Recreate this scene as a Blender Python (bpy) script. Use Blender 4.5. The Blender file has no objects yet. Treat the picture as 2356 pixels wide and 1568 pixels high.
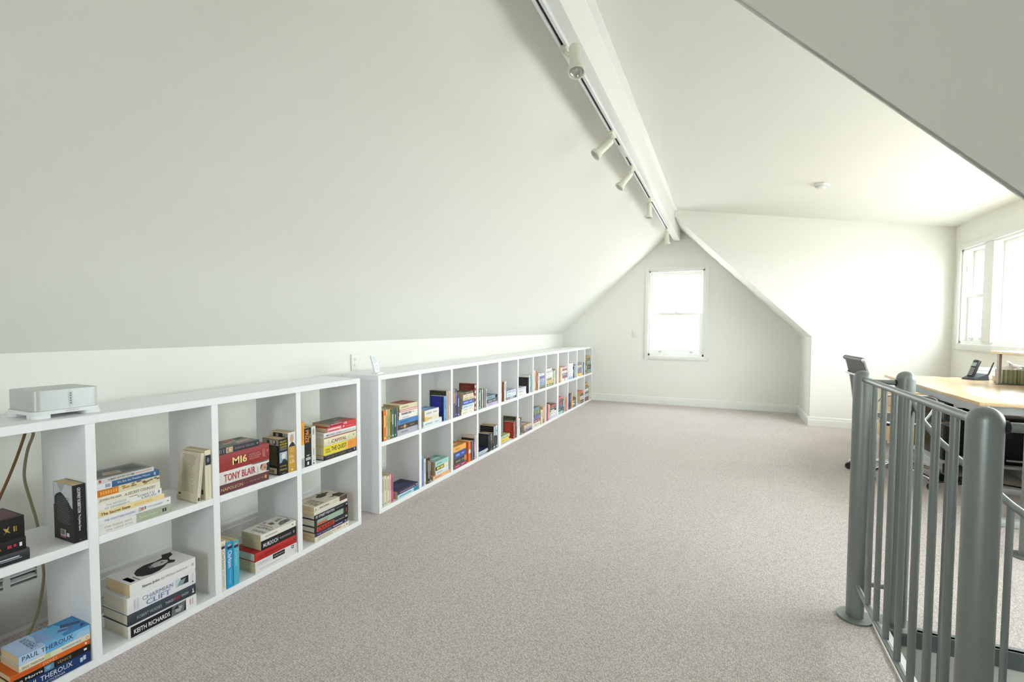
import bpy, bmesh, math, random
from mathutils import Vector, Matrix, Euler

random.seed(7)
scene = bpy.context.scene
COL = scene.collection
PI = math.pi

# ------------------------------------------------------------------ camera
cam_d = bpy.data.cameras.new("camera")
cam = bpy.data.objects.new("camera", cam_d)
COL.objects.link(cam)
W, H = 2356.0, 1568.0
FPX, YAW, PIT, ROL, PCX, PCY = 1099.8, 0.4169, 0.0427, 0.0037, 1178.0, 800.2
cam_d.sensor_fit = 'HORIZONTAL'
cam_d.sensor_width = 36.0
cam_d.lens = 36.0 * FPX / W
cam_d.shift_x = -(PCX - W / 2) / W
cam_d.shift_y = (PCY - H / 2) / W
cam_d.clip_start = 0.02
cam_d.clip_end = 200
CAM = Vector((1.912, 0.0, 1.15))
fwd = Vector((-math.sin(YAW) * math.cos(PIT), math.cos(YAW) * math.cos(PIT), -math.sin(PIT)))
rgt0 = Vector((math.cos(YAW), math.sin(YAW), 0))
up0 = rgt0.cross(fwd)
rgt = rgt0 * math.cos(ROL) + up0 * math.sin(ROL)
upv = -rgt0 * math.sin(ROL) + up0 * math.cos(ROL)
cam.matrix_world = Matrix(((rgt.x, upv.x, -fwd.x, CAM.x), (rgt.y, upv.y, -fwd.y, CAM.y),
                           (rgt.z, upv.z, -fwd.z, CAM.z), (0, 0, 0, 1)))
scene.camera = cam

# ------------------------------------------------------------------ world, light, exposure
SKY = 4.2
wd = bpy.data.worlds.new("overcast_sky")
scene.world = wd
wd.use_nodes = True
bg = wd.node_tree.nodes["Background"]
bg.inputs[0].default_value = (0.93, 0.97, 1.0, 1)
bg.inputs[1].default_value = SKY


def portal(name, loc, rot, sx, sy):
    l = bpy.data.lights.new(name, 'AREA')
    l.shape = 'RECTANGLE'
    l.size, l.size_y = sx, sy
    l.cycles.is_portal = True
    o = bpy.data.objects.new(name, l)
    o.location = loc
    o.rotation_euler = rot
    COL.objects.link(o)


# sky portals in the window openings, the rear one added (they only guide sampling of the sky)
portal("portal_gable_window", (1.254, 7.72, 1.372), (PI / 2, 0, PI), 0.82, 1.3)
portal("portal_dormer_window", (4.36, 3.98, 1.49), (PI / 2, 0, PI / 2), 5.0, 1.02)

portal("portal_rear_window", (1.254, -1.93, 1.375), (PI / 2, 0, 0), 0.84, 1.2)

scene.view_settings.view_transform = 'Standard'
scene.view_settings.look = 'None'
scene.view_settings.exposure = 1.95
scene.view_settings.gamma = 1.0
scene.view_settings.use_curve_mapping = False
scene.cycles.max_bounces = 8
scene.cycles.diffuse_bounces = 5
scene.cycles.glossy_bounces = 4
scene.cycles.transparent_max_bounces = 12
scene.cycles.use_denoising = True
scene.cycles.use_adaptive_sampling = True
scene.cycles.adaptive_threshold = 0.1
scene.cycles.adaptive_min_samples = 16
scene.cycles.caustics_reflective = False
scene.cycles.caustics_refractive = False


# ------------------------------------------------------------------ materials
def lin(h):
    if isinstance(h, (tuple, list)):
        return tuple(h)
    out = []
    for k in (0, 2, 4):
        c = int(h[k:k + 2], 16) / 255.0
        out.append(c / 12.92 if c <= 0.04045 else ((c + 0.055) / 1.055) ** 2.4)
    return tuple(out)


MATS = {}


def mat(color, rough=0.5, metal=0.0, spec=0.4, noise=0.0, nscale=40.0, bump=0.0, bscale=300.0, coat=0.0):
    key = (str(color), rough, metal, spec, noise, nscale, bump, bscale, coat)
    if key in MATS:
        return MATS[key]
    c = lin(color)
    m = bpy.data.materials.new("mat_" + (color if isinstance(color, str) else "rgb"))
    m.use_nodes = True
    nt = m.node_tree
    b = nt.nodes["Principled BSDF"]
    b.inputs["Base Color"].default_value = (*c, 1)
    b.inputs["Roughness"].default_value = rough
    b.inputs["Metallic"].default_value = metal
    b.inputs["Specular IOR Level"].default_value = spec
    if coat:
        b.inputs["Coat Weight"].default_value = coat
    if noise or bump:
        tc = nt.nodes.new("ShaderNodeTexCoord")
        if noise:
            n = nt.nodes.new("ShaderNodeTexNoise")
            n.inputs["Scale"].default_value = nscale
            n.inputs["Detail"].default_value = 3
            nt.links.new(tc.outputs["Object"], n.inputs["Vector"])
            r = nt.nodes.new("ShaderNodeMapRange")
            r.inputs[3].default_value = 1 - noise
            r.inputs[4].default_value = 1 + noise
            nt.links.new(n.outputs["Fac"], r.inputs[0])
            mx = nt.nodes.new("ShaderNodeMix")
            mx.data_type = 'RGBA'
            mx.blend_type = 'MULTIPLY'
            mx.inputs[0].default_value = 1
            mx.inputs[6].default_value = (*c, 1)
            nt.links.new(r.outputs[0], mx.inputs[7])
            nt.links.new(mx.outputs[2], b.inputs["Base Color"])
        if bump:
            n2 = nt.nodes.new("ShaderNodeTexNoise")
            n2.inputs["Scale"].default_value = bscale
            nt.links.new(tc.outputs["Object"], n2.inputs["Vector"])
            bp = nt.nodes.new("ShaderNodeBump")
            bp.inputs["Strength"].default_value = bump
            bp.inputs["Distance"].default_value = 0.002
            nt.links.new(n2.outputs["Fac"], bp.inputs["Height"])
            nt.links.new(bp.outputs["Normal"], b.inputs["Normal"])
    MATS[key] = m
    return m


PAINT = mat((0.862, 0.867, 0.81), 0.65, 0, 0.25, noise=0.012, nscale=2.0, bump=0.03, bscale=160)
TRIMW = mat((0.86, 0.87, 0.84), 0.4, 0, 0.35)
MELA = mat((0.90, 0.915, 0.93), 0.38, 0, 0.35)
STEEL = mat((0.25, 0.275, 0.268), 0.40, 0.7, 0.5)
CHROME = mat((0.78, 0.79, 0.80), 0.16, 1.0)
ALU = mat((0.62, 0.64, 0.65), 0.32, 0.85)
GREYMET = mat((0.52, 0.55, 0.58), 0.4, 0.4)
BLACK = mat((0.012, 0.012, 0.014), 0.4)
RUBBER = mat((0.018, 0.018, 0.02), 0.55)
PAGES = mat("d2bf97", 0.85, 0, 0.1, noise=0.10, nscale=220)
PAGESW = mat("d9d2c0", 0.85, 0, 0.1, noise=0.08, nscale=220)
SPOTW = mat((0.80, 0.80, 0.68), 0.4, 0, 0.4)


def wood_mat(c1, c2, rough, name):
    m = bpy.data.materials.new(name)
    m.use_nodes = True
    nt = m.node_tree
    b = nt.nodes["Principled BSDF"]
    tc = nt.nodes.new("ShaderNodeTexCoord")
    mp = nt.nodes.new("ShaderNodeMapping")
    mp.inputs["Scale"].default_value = (14, 1.2, 14)
    n = nt.nodes.new("ShaderNodeTexNoise")
    n.inputs["Scale"].default_value = 6
    n.inputs["Detail"].default_value = 6
    cr = nt.nodes.new("ShaderNodeValToRGB")
    cr.color_ramp.elements[0].color = (*lin(c1), 1)
    cr.color_ramp.elements[1].color = (*lin(c2), 1)
    cr.color_ramp.elements[0].position = 0.3
    cr.color_ramp.elements[1].position = 0.7
    nt.links.new(tc.outputs["Object"], mp.inputs[0])
    nt.links.new(mp.outputs[0], n.inputs["Vector"])
    nt.links.new(n.outputs["Fac"], cr.inputs[0])
    nt.links.new(cr.outputs[0], b.inputs["Base Color"])
    b.inputs["Roughness"].default_value = rough
    return m


WOOD = wood_mat("d9ba90", "e3c8a2", 0.22, "pale_beech_laminate")
WOOD2 = wood_mat("d2a86c", "ddb982", 0.35, "warm_beech_laminate")


def carpet_mat():
    m = bpy.data.materials.new("loop_pile_carpet")
    m.use_nodes = True
    nt = m.node_tree
    b = nt.nodes["Principled BSDF"]
    b.inputs["Roughness"].default_value = 0.95
    b.inputs["Specular IOR Level"].default_value = 0.08
    b.inputs["Sheen Weight"].default_value = 0.15
    tc = nt.nodes.new("ShaderNodeTexCoord")
    mp = nt.nodes.new("ShaderNodeMapping")
    mp.inputs["Rotation"].default_value = (0, 0, 0.12)
    mp.inputs["Scale"].default_value = (1.0, 0.75, 1.0)
    v = nt.nodes.new("ShaderNodeTexVoronoi")
    v.inputs["Scale"].default_value = 175
    v.inputs["Randomness"].default_value = 0.55
    n = nt.nodes.new("ShaderNodeTexNoise")
    n.inputs["Scale"].default_value = 1.6
    n.inputs["Detail"].default_value = 4
    n2 = nt.nodes.new("ShaderNodeTexNoise")
    n2.inputs["Scale"].default_value = 120
    nt.links.new(tc.outputs["Object"], mp.inputs[0])
    nt.links.new(mp.outputs[0], v.inputs["Vector"])
    nt.links.new(tc.outputs["Object"], n.inputs["Vector"])
    nt.links.new(tc.outputs["Object"], n2.inputs["Vector"])
    cr = nt.nodes.new("ShaderNodeValToRGB")
    cr.color_ramp.elements[0].color = (0.80, 0.72, 0.685, 1)
    cr.color_ramp.elements[1].color = (0.40, 0.355, 0.335, 1)
    cr.color_ramp.elements[0].position = 0.1
    cr.color_ramp.elements[1].position = 0.75
    nt.links.new(v.outputs["Distance"], cr.inputs[0])
    r = nt.nodes.new("ShaderNodeMapRange")
    r.inputs[3].default_value = 0.93
    r.inputs[4].default_value = 1.07
    nt.links.new(n.outputs["Fac"], r.inputs[0])
    r2 = nt.nodes.new("ShaderNodeMapRange")
    r2.inputs[3].default_value = 0.82
    r2.inputs[4].default_value = 1.18
    nt.links.new(n2.outputs["Fac"], r2.inputs[0])
    mu = nt.nodes.new("ShaderNodeMath")
    mu.operation = 'MULTIPLY'
    nt.links.new(r.outputs[0], mu.inputs[0])
    nt.links.new(r2.outputs[0], mu.inputs[1])
    mx = nt.nodes.new("ShaderNodeMix")
    mx.data_type = 'RGBA'
    mx.blend_type = 'MULTIPLY'
    mx.inputs[0].default_value = 1
    nt.links.new(cr.outputs[0], mx.inputs[6])
    nt.links.new(mu.outputs[0], mx.inputs[7])
    nt.links.new(mx.outputs[2], b.inputs["Base Color"])
    bp = nt.nodes.new("ShaderNodeBump")
    bp.inputs["Strength"].default_value = 0.6
    bp.inputs["Distance"].default_value = 0.004
    bp.invert = True
    nt.links.new(v.outputs["Distance"], bp.inputs["Height"])
    nt.links.new(bp.outputs["Normal"], b.inputs["Normal"])
    return m


CARPET = carpet_mat()


def glass_mat():
    m = bpy.data.materials.new("window_glass")
    m.use_nodes = True
    nt = m.node_tree
    nt.nodes.remove(nt.nodes["Principled BSDF"])
    t = nt.nodes.new("ShaderNodeBsdfTransparent")
    t.inputs[0].default_value = (0.95, 0.965, 0.96, 1)
    g = nt.nodes.new("ShaderNodeBsdfGlossy")
    g.inputs["Roughness"].default_value = 0.02
    mx = nt.nodes.new("ShaderNodeMixShader")
    mx.inputs[0].default_value = 0.05
    nt.links.new(t.outputs[0], mx.inputs[1])
    nt.links.new(g.outputs[0], mx.inputs[2])
    nt.links.new(mx.outputs[0], nt.nodes["Material Output"].inputs[0])
    return m


GLASS = glass_mat()


# ------------------------------------------------------------------ geometry helpers
class MB:
    """collects boxes, prisms, tubes and lathes; build() links them as one mesh object"""

    def __init__(s):
        s.v, s.f, s.m, s.sm = [], [], [], []

    def poly(s, vs, fs, mi=0, smooth=False):
        o = len(s.v)
        s.v += [tuple(p) for p in vs]
        for f in fs:
            s.f.append(tuple(i + o for i in f))
            s.m.append(mi)
            s.sm.append(smooth)

    def box(s, x0, x1, y0, y1, z0, z1, mi=0):
        s.poly([(x0, y0, z0), (x1, y0, z0), (x1, y1, z0), (x0, y1, z0), (x0, y0, z1), (x1, y0, z1), (x1, y1, z1), (x0, y1, z1)],
               [(0, 3, 2, 1), (4, 5, 6, 7), (0, 1, 5, 4), (1, 2, 6, 5), (2, 3, 7, 6), (3, 0, 4, 7)], mi)

    def bbox(s, x0, x1, y0, y1, z0, z1, b=0.003, seg=2, mi=0):
        bm = bmesh.new()
        bmesh.ops.create_cube(bm, size=1)
        for v in bm.verts:
            v.co = Vector(((x0 + x1) / 2 + v.co.x * (x1 - x0), (y0 + y1) / 2 + v.co.y * (y1 - y0), (z0 + z1) / 2 + v.co.z * (z1 - z0)))
        bmesh.ops.bevel(bm, geom=bm.edges[:], offset=b, segments=seg, profile=0.5, affect='EDGES')
        bm.verts.index_update()
        s.poly([v.co[:] for v in bm.verts], [[v.index for v in f.verts] for f in bm.faces], mi, True)
        bm.free()

    def prism(s, pts, axis, a, b, mi=0):
        """polygon pts (2D) extruded along axis from a to b; 2D coords are the other two axes in xyz order"""
        n = len(pts)

        def p3(q, h):
            if axis == 'x':
                return (h, q[0], q[1])
            if axis == 'y':
                return (q[0], h, q[1])
            return (q[0], q[1], h)
        vs = [p3(q, a) for q in pts] + [p3(q, b) for q in pts]
        fs = [tuple(range(n)), tuple(range(2 * n - 1, n - 1, -1))]
        fs += [(i, i + n, (i + 1) % n + n, (i + 1) % n) for i in range(n)]
        s.poly(vs, fs, mi)

    def tube(s, pts, r, n=12, mi=0, caps=True, flat=1.0):
        pts = [Vector(p) for p in pts]
        rr = r if isinstance(r, (list, tuple)) else [r] * len(pts)
        vs, fs = [], []
        t0 = (pts[1] - pts[0]).normalized()
        ref = Vector((0, 0, 1)) if abs(t0.z) < 0.9 else Vector((1, 0, 0))
        u = t0.cross(ref).normalized()
        for i, p in enumerate(pts):
            if i == 0:
                t = pts[1] - pts[0]
            elif i == len(pts) - 1:
                t = pts[-1] - pts[-2]
            else:
                t = (pts[i + 1] - p).normalized() + (p - pts[i - 1]).normalized()
            t.normalize()
            u = (u - t * u.dot(t)).normalized()
            w = t.cross(u)
            for k in range(n):
                a = 2 * PI * k / n
                vs.append(p + u * (math.cos(a) * rr[i]) + w * (math.sin(a) * rr[i] * flat))
        for i in range(len(pts) - 1):
            for k in range(n):
                k2 = (k + 1) % n
                fs.append((i * n + k, i * n + k2, (i + 1) * n + k2, (i + 1) * n + k))
        s.poly(vs, fs, mi, True)
        if caps:
            s.poly([vs[k] for k in range(n)], [tuple(range(n - 1, -1, -1))], mi)
            e = (len(pts) - 1) * n
            s.poly([vs[e + k] for k in range(n)], [tuple(range(n))], mi)

    def lathe(s, prof, n=24, mi=0, M=None):
        """prof: list of (r,z); revolve about z, optional matrix"""
        vs, fs = [], []
        for r, z in prof:
            for k in range(n):
                a = 2 * PI * k / n
                p = Vector((r * math.cos(a), r * math.sin(a), z))
                vs.append(M @ p if M else p)
        for i in range(len(prof) - 1):
            for k in range(n):
                k2 = (k + 1) % n
                fs.append((i * n + k, i * n + k2, (i + 1) * n + k2, (i + 1) * n + k))
        s.poly(vs, fs, mi, True)

    def build(s, name, mats, parent=None, loc=None):
        me = bpy.data.meshes.new(name)
        me.from_pydata(s.v, [], s.f)
        if not isinstance(mats, (list, tuple)):
            mats = [mats]
        for m in mats:
            me.materials.append(m)
        me.polygons.foreach_set("material_index", s.m)
        me.polygons.foreach_set("use_smooth", s.sm)
        me.update()
        if any(s.sm):
            try:
                me.set_sharp_from_angle(angle=math.radians(40))
            except Exception:
                pass
        o = bpy.data.objects.new(name, me)
        COL.objects.link(o)
        if parent:
            o.parent = parent
        if loc:
            o.location = loc
        return o


def tag(o, label=None, cat=None, group=None, kind=None):
    if label:
        o["label"] = label
    if cat:
        o["category"] = cat
    if group:
        o["group"] = group
    if kind:
        o["kind"] = kind
    return o


def thing(name, label, cat, loc=(0, 0, 0), rz=0, group=None):
    o = bpy.data.objects.new(name, None)
    o.empty_display_size = 0.05
    COL.objects.link(o)
    o.location = loc
    o.rotation_euler = (0, 0, rz)
    return tag(o, label, cat, group)


def struct(o):
    o["kind"] = "structure"
    return o


def arc(cx, cy, r, a0, a1, n):
    return [(cx + r * math.cos(a0 + (a1 - a0) * k / n), cy + r * math.sin(a0 + (a1 - a0) * k / n)) for k in range(n + 1)]


def spline(pts, n=8):
    """Catmull-Rom through points"""
    P = [Vector(p) for p in pts]
    P = [P[0] * 2 - P[1]] + P + [P[-1] * 2 - P[-2]]
    out = []
    for i in range(1, len(P) - 2):
        a, b, c, d = P[i - 1], P[i], P[i + 1], P[i + 2]
        for k in range(n):
            t = k / n
            out.append(0.5 * ((2 * b) + (c - a) * t + (2 * a - 5 * b + 4 * c - d) * t * t + (3 * b - a - 3 * c + d) * t ** 3))
    out.append(P[-2])
    return out


# ------------------------------------------------------------------ text (flat print), resolved in one batch
TEXTQ = []


def text(parent, body, origin, u, v, w, h, color, name="spine_title", bold=0.0):
    """print body into the rectangle origin + u*w, v*h (parent's local frame)"""
    TEXTQ.append((parent, body, Vector(origin), Vector(u), Vector(v), w, h, color, name, bold))


def flush_text():
    tmp = {}
    for q in TEXTQ:
        k = (q[1], q[9])
        if k in tmp:
            continue
        cu = bpy.data.curves.new("t", 'FONT')
        cu.body = q[1]
        cu.resolution_u = 2
        cu.offset = q[9]
        o = bpy.data.objects.new("t", cu)
        COL.objects.link(o)
        tmp[k] = o
    dg = bpy.context.evaluated_depsgraph_get()
    dg.update()
    data = {}
    for k, o in tmp.items():
        me = o.evaluated_get(dg).to_mesh()
        vs = [v.co.copy() for v in me.vertices]
        fs = [tuple(p.vertices) for p in me.polygons]
        data[k] = (vs, fs)
    for o in tmp.values():
        cu = o.data
        bpy.data.objects.remove(o)
        bpy.data.curves.remove(cu)
    for parent, body, O, u, v, w, h, color, name, bold in TEXTQ:
        vs, fs = data[(body, bold)]
        if not vs:
            continue
        x0, x1 = min(p.x for p in vs), max(p.x for p in vs)
        y0, y1 = min(p.y for p in vs), max(p.y for p in vs)
        mb = MB()
        mb.poly([O + u * ((p.x - x0) / (x1 - x0) * w) + v * ((p.y - y0) / (y1 - y0) * h) for p in vs], fs)
        mb.build(name, mat(color, 0.5), parent)


# ================================================================== THE ROOM
D = 7.497          # gable wall
XL, ZL = -0.50, 1.048   # left knee wall and its height
XR, ZR = 2.86, 1.057    # right knee wall and its height
XT, ZT = 1.25, 2.648    # ridge
Y0 = -1.70         # rear gable
YN, YC = 1.38, 6.60     # dormer cheeks
XW = 4.15          # dormer window wall
SL = (ZT - ZL) / (XT - XL)
SR = (ZT - ZR) / (XR - XT)
BX0, BX1, BZ = 1.205, 1.298, 2.43  # ridge beam
CZ0, CZ1 = 2.685, 2.232            # dormer ceiling at the beam / at the window wall
CSL = (CZ1 - CZ0) / (XW - BX1)


def zl(x):
    return ZL + SL * (x - XL)


def zr(x):
    return ZR + SR * (XR - x)


# floor (carpet) with the stair opening
HX0, HX1, HY0, HY1 = 2.505, 3.42, 1.40, 2.235
fl = MB()
fl.box(XL - .1, HX0, Y0 - .1, D + .1, -0.06, 0)
fl.box(HX0, XW + .1, Y0 - .1, HY0, -0.06, 0)
fl.box(HX0, XW + .1, HY1, D + .1, -0.06, 0)
fl.box(HX1, XW + .1, HY0, HY1, -0.06, 0)
floor = struct(fl.build("floor", CARPET))

m = MB()
m.box(XL - .1, XL, Y0, D, 0, ZL)
wall_left = struct(m.build("wall_left", PAINT))
m = MB()
m.prism([(XL, ZL), (XT, ZT), (XT, ZT + .12), (XL - .1, ZL + .05), (XL - .1, ZL)], 'y', Y0, D)
struct(m.build("ceiling_slope_left", PAINT))
m = MB()
for ya, yb in ((Y0, YN - .006), (YC + .006, D)):
    m.prism([(XT, ZT), (XR, ZR), (XR + .1, ZR), (XR + .1, ZR + .05), (XT, ZT + .12)], 'y', ya, yb)
struct(m.build("ceiling_slope_right", PAINT))
m = MB()
for ya, yb in ((Y0, YN - .006), (YC + .006, D)):
    m.box(XR, XR + .1, ya, yb, 0, ZR)
struct(m.build("wall_right", PAINT))

# dormer: cheeks, ceiling, window wall
ck = [(XR, 0), (XW, 0), (XW, CZ1), (BX1, CZ0), (BX1, zr(BX1)), (XR, ZR)]
m = MB()
m.prism(ck, 'y', YC, YC + .02)
struct(m.build("wall_dormer_far", PAINT))
m = MB()
m.prism(ck, 'y', YN - .02, YN)
struct(m.build("wall_dormer_near", PAINT))
m = MB()
m.prism([(BX1 - .02, CZ0 + .003), (XW + .14, CZ1 + CSL * .14), (XW + .14, CZ1 + .2), (BX1 - .02, CZ0 + .2)], 'y', YN - .1, YC + .1)
struct(m.build("ceiling_dormer", PAINT))
# window opening of the dormer
WY0, WY1, WZ0, WZ1 = 1.55, 6.43, 1.005, 1.966
m = MB()
m.box(XW, XW + .14, YN - .1, YC + .1, 0, WZ0)
m.box(XW, XW + .14, YN - .1, YC + .1, WZ1, CZ1 + .1)
m.box(XW, XW + .14, YN - .1, WY0, WZ0, WZ1)
m.box(XW, XW + .14, WY1, YC + .1, WZ0, WZ1)
struct(m.build("wall_window", PAINT))

# gable wall with its window opening, rear gable
GX0, GX1, GZ0, GZ1 = 0.860, 1.648, 0.735, 2.010


def gable(y0, y1, name, wx0, wx1, wz0, wz1):
    m = MB()
    m.prism([(XL, 0), (wx0, 0), (wx0, zl(wx0)), (XL, ZL)], 'y', y0, y1)
    m.prism([(wx1, 0), (XR, 0), (XR, ZR), (wx1, zr(wx1))], 'y', y0, y1)
    m.box(wx0, wx1, y0, y1, 0, wz0)
    m.prism([(wx0, wz1), (wx1, wz1), (wx1, zr(wx1)), (XT, ZT), (wx0, zl(wx0))], 'y', y0, y1)
    return struct(m.build(name, PAINT))


gable(D, D + .14, "wall_gable", GX0, GX1, GZ0, GZ1)
RX0, RX1, RZ0, RZ1 = 0.90, 1.608, 0.80, 1.95  # opening added in the unseen rear wall to let in more light
gable(Y0 - .14, Y0, "wall_rear", RX0, RX1, RZ0, RZ1)

# ridge beam and the ceiling bead beside it
m = MB()
m.bbox(BX0, BX1, Y0, D - .002, BZ, 2.70, .006)
beam = struct(m.build("trim_1", TRIMW))
m = MB()
m.prism([(BX1, CZ0 - .001), (BX1 + .034, CZ0 + CSL * .034 - .001), (BX1 + .034, CZ0 + CSL * .034 - .010), (BX1, CZ0 - .022)], 'y', YN, YC)
struct(m.build("trim_2", TRIMW))


# skirtings: stepped profile
def skirt(name, p0, p1, nrm):
    """along p0-p1 on the floor; nrm points into the room"""
    p0, p1, nrm = Vector(p0), Vector(p1), Vector(nrm)
    prof = [(0, 0), (.016, 0), (.016, .072), (.012, .076), (.012, .098), (.006, .108), (0, .110)]
    a = [p0 + nrm * q[0] + Vector((0, 0, q[1])) for q in prof]
    b = [p1 + nrm * q[0] + Vector((0, 0, q[1])) for q in prof]
    n = len(prof)
    m = MB()
    m.poly(a + b, [tuple(range(n)), tuple(range(2 * n - 1, n - 1, -1))] + [(i, i + n, (i + 1) % n + n, (i + 1) % n) for i in range(n)])
    return struct(m.build(name, TRIMW))


skirt("baseboard_gable", (.002, D - .001, 0), (XR, D - .001, 0), (0, -1, 0))
skirt("baseboard_right", (XR - .001, YC - .016, 0), (XR - .001, D, 0), (-1, 0, 0))
skirt("baseboard_dormer", (XR - .017, YC - .001, 0), (XW, YC - .001, 0), (0, -1, 0))
skirt("baseboard_window", (XW - .001, 2.3, 0), (XW - .001, YC, 0), (-1, 0, 0))
skirt("baseboard_left", (XL + .001, Y0, 0), (XL + .001, D, 0), (1, 0, 0))

# stair opening: white edge strip, steel channel, plastered lining, room below
m = MB()
m.box(2.462, HX0 + .004, HY0 - .02, HY1 + .012, 0, .010)
struct(m.build("trim_3", TRIMW))
m = MB()
m.box(HX0 + .004, HX1, HY1 - .006, HY1 + .012, -.058, .006)
m.box(HX0 + .004, HX1, HY1 - .002, HY1 + .03, .0, .006)
struct(m.build("trim_4", mat((0.20, 0.23, 0.235), .4, .4)))
m = MB()
m.box(HX0, HX1, HY1, HY1 + .03, -.19, -.058)
m.box(HX0, HX1, HY0 - .03, HY0, -.19, -.06)
m.box(HX0 - .03, HX0, HY0 - .03, HY1 + .03, -.19, -.06)
m.box(HX1, HX1 + .03, HY0 - .03, HY1 + .03, -.19, -.06)
struct(m.build("trim_5", PAINT))
m = MB()
m.box(1.6, 4.3, .5, .6, -2.6, -.06)
m.box(1.6, 4.3, 3.2, 3.3, -2.6, -.06)
m.box(1.5, 1.6, .5, 3.3, -2.6, -.06)
m.box(4.3, 4.4, .5, 3.3, -2.6, -.06)
struct(m.build("wall_downstairs", PAINT))
m = MB()
m.box(1.5, 4.4, .5, 3.3, -2.7, -2.6)
struct(m.build("floor_downstairs", mat((.16, .12, .09), .5)))


# plane added as the garden, evening out the light through the attic windows
m = MB()
m.box(-60, 60, -60, 60, -3.2, -3.0)
struct(m.build("ground", mat((.54, .53, .50), .95, 0, .1, noise=.2, nscale=.6)))

# ------------------------------------------------------------------ windows
def sash(mb_name, parent, axis, pos, a0, a1, z0, z1, st, rail_t, rail_b, th):
    """a sash frame in the plane axis=pos (thickness th outward), spanning a0..a1, z0..z1, with its pane"""
    m = MB()

    def bx(u0, u1, q0, q1, p0=0, p1=th, M=m, bev=.004):
        if axis == 'y':
            M.bbox(u0, u1, pos + p0, pos + p1, q0, q1, bev)
        else:
            M.bbox(pos + p0, pos + p1, u0, u1, q0, q1, bev)
    bx(a0, a0 + st, z0, z1)
    bx(a1 - st, a1, z0, z1)
    bx(a0 + st, a1 - st, z0, z0 + rail_b)
    bx(a0 + st, a1 - st, z1 - rail_t, z1)
    o = m.build(mb_name, TRIMW, parent)
    g = MB()
    if axis == 'y':
        g.box(a0 + st - .004, a1 - st + .004, pos + th * .45, pos + th * .45 + .004, z0 + rail_b - .004, z1 - rail_t + .004)
    else:
        g.box(pos + th * .45, pos + th * .45 + .004, a0 + st - .004, a1 - st + .004, z0 + rail_b - .004, z1 - rail_t + .004)
    g.build("pane", GLASS, o)
    return o


def casing(parent, axis, pos, a0, a1, z0, z1, w, d=.018, sill=.0):
    """flat architrave round an opening, proud of the wall face towards the room (negative axis side)"""
    def piece(u0, u1, q0, q1, p=d):
        m = MB()
        if axis == 'y':
            m.bbox(u0, u1, pos - p, pos + .001, q0, q1, .004)
        else:
            m.bbox(pos - p, pos + .001, u0, u1, q0, q1, .004)
        m.build("casing", TRIMW, parent)
    piece(a0 - w, a0, z0 - w, z1 + w)
    piece(a1, a1 + w, z0 - w, z1 + w)
    piece(a0, a1, z1, z1 + w)
    piece(a0, a1, z0 - w, z0, d + .006)


w1 = bpy.data.objects.new("window_1", None)
COL.objects.link(w1)
struct(w1)
casing(w1, 'y', D, GX0, GX1, GZ0, GZ1, .056)
m = MB()
for u0, u1, q0, q1 in ((GX0, GX0 + .022, GZ0, GZ1), (GX1 - .022, GX1, GZ0, GZ1), (GX0, GX1, GZ1 - .022, GZ1), (GX0, GX1, GZ0, GZ0 + .03)):
    m.box(u0, u1, D + .001, D + .139, q0, q1)
m.build("jamb", TRIMW, w1)
ZM = 1.362
us = sash("sash", w1, 'y', D + .085, GX0 + .022, GX1 - .022, ZM - .018, GZ1 - .022, .045, .05, .036, .035)
ls = sash("sash", w1, 'y', D + .048, GX0 + .022, GX1 - .022, GZ0 + .03, ZM + .018, .045, .036, .06, .035)
m = MB()
m.bbox(1.235, 1.275, D + .036, D + .05, ZM + .018, ZM + .032, .003)
m.tube([(1.255, D + .04, ZM + .03), (1.225, D + .038, ZM + .04)], .004, 8)
m.build("latch", ALU, ls)
for x in (1.03, 1.475):
    m = MB()
    m.bbox(x - .022, x + .022, D + .03, D + .048, GZ0 + .058, GZ0 + .068, .003)
    m.bbox(x - .02, x + .02, D + .03, D + .034, GZ0 + .05, GZ0 + .064, .0015)
    m.build("lift_handle", ALU, ls)

w2 = bpy.data.objects.new("window_2", None)
COL.objects.link(w2)
struct(w2)
casing(w2, 'x', XW, WY0, WY1, WZ0, WZ1, .064)
m = MB()
m.box(XW + .001, XW + .139, WY0, WY0 + .02, WZ0, WZ1)
m.box(XW + .001, XW + .139, WY1 - .02, WY1, WZ0, WZ1)
m.box(XW + .001, XW + .139, WY0, WY1, WZ1 - .02, WZ1)
m.box(XW + .001, XW + .139, WY0, WY1, WZ0, WZ0 + .025)
m.build("jamb", TRIMW, w2)
for y0, y1 in ((5.77, 5.945), (3.92, 4.06), (2.035, 2.21)):
    m = MB()
    m.bbox(XW - .012, XW + .12, y0, y1, WZ0 + .02, WZ1 - .01, .005)
    m.build("mullion", TRIMW, w2)
for y0, y1 in ((5.945, WY1 - .02), (WY0 + .02, 2.035)):
    sash("sash", w2, 'x', XW + .085, y0, y1, 1.465, WZ1 - .02, .042, .05, .034, .035)
    lo = sash("sash", w2, 'x', XW + .048, y0, y1, WZ0 + .025, 1.498, .042, .034, .05, .035)
    for k in (.3, .72):
        yy = y0 + (y1 - y0) * k
        m = MB()
        m.bbox(XW + .03, XW + .048, yy - .022, yy + .022, WZ0 + .052, WZ0 + .062, .003)
        m.bbox(XW + .03, XW + .034, yy - .02, yy + .02, WZ0 + .044, WZ0 + .058, .0015)
        m.build("lift_handle", ALU, lo)
    m = MB()
    yy = (y0 + y1) / 2
    m.bbox(XW + .036, XW + .05, yy - .02, yy + .02, 1.498, 1.512, .003)
    m.tube([(XW + .042, yy, 1.51), (XW + .04, yy + .03, 1.52)], .004, 8)
    m.build("latch", ALU, lo)
m = MB()
m.bbox(XW + .03, XW + .038, WY1 - .032, WY1 - .019, 1.74, 1.80, .003)
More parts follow.
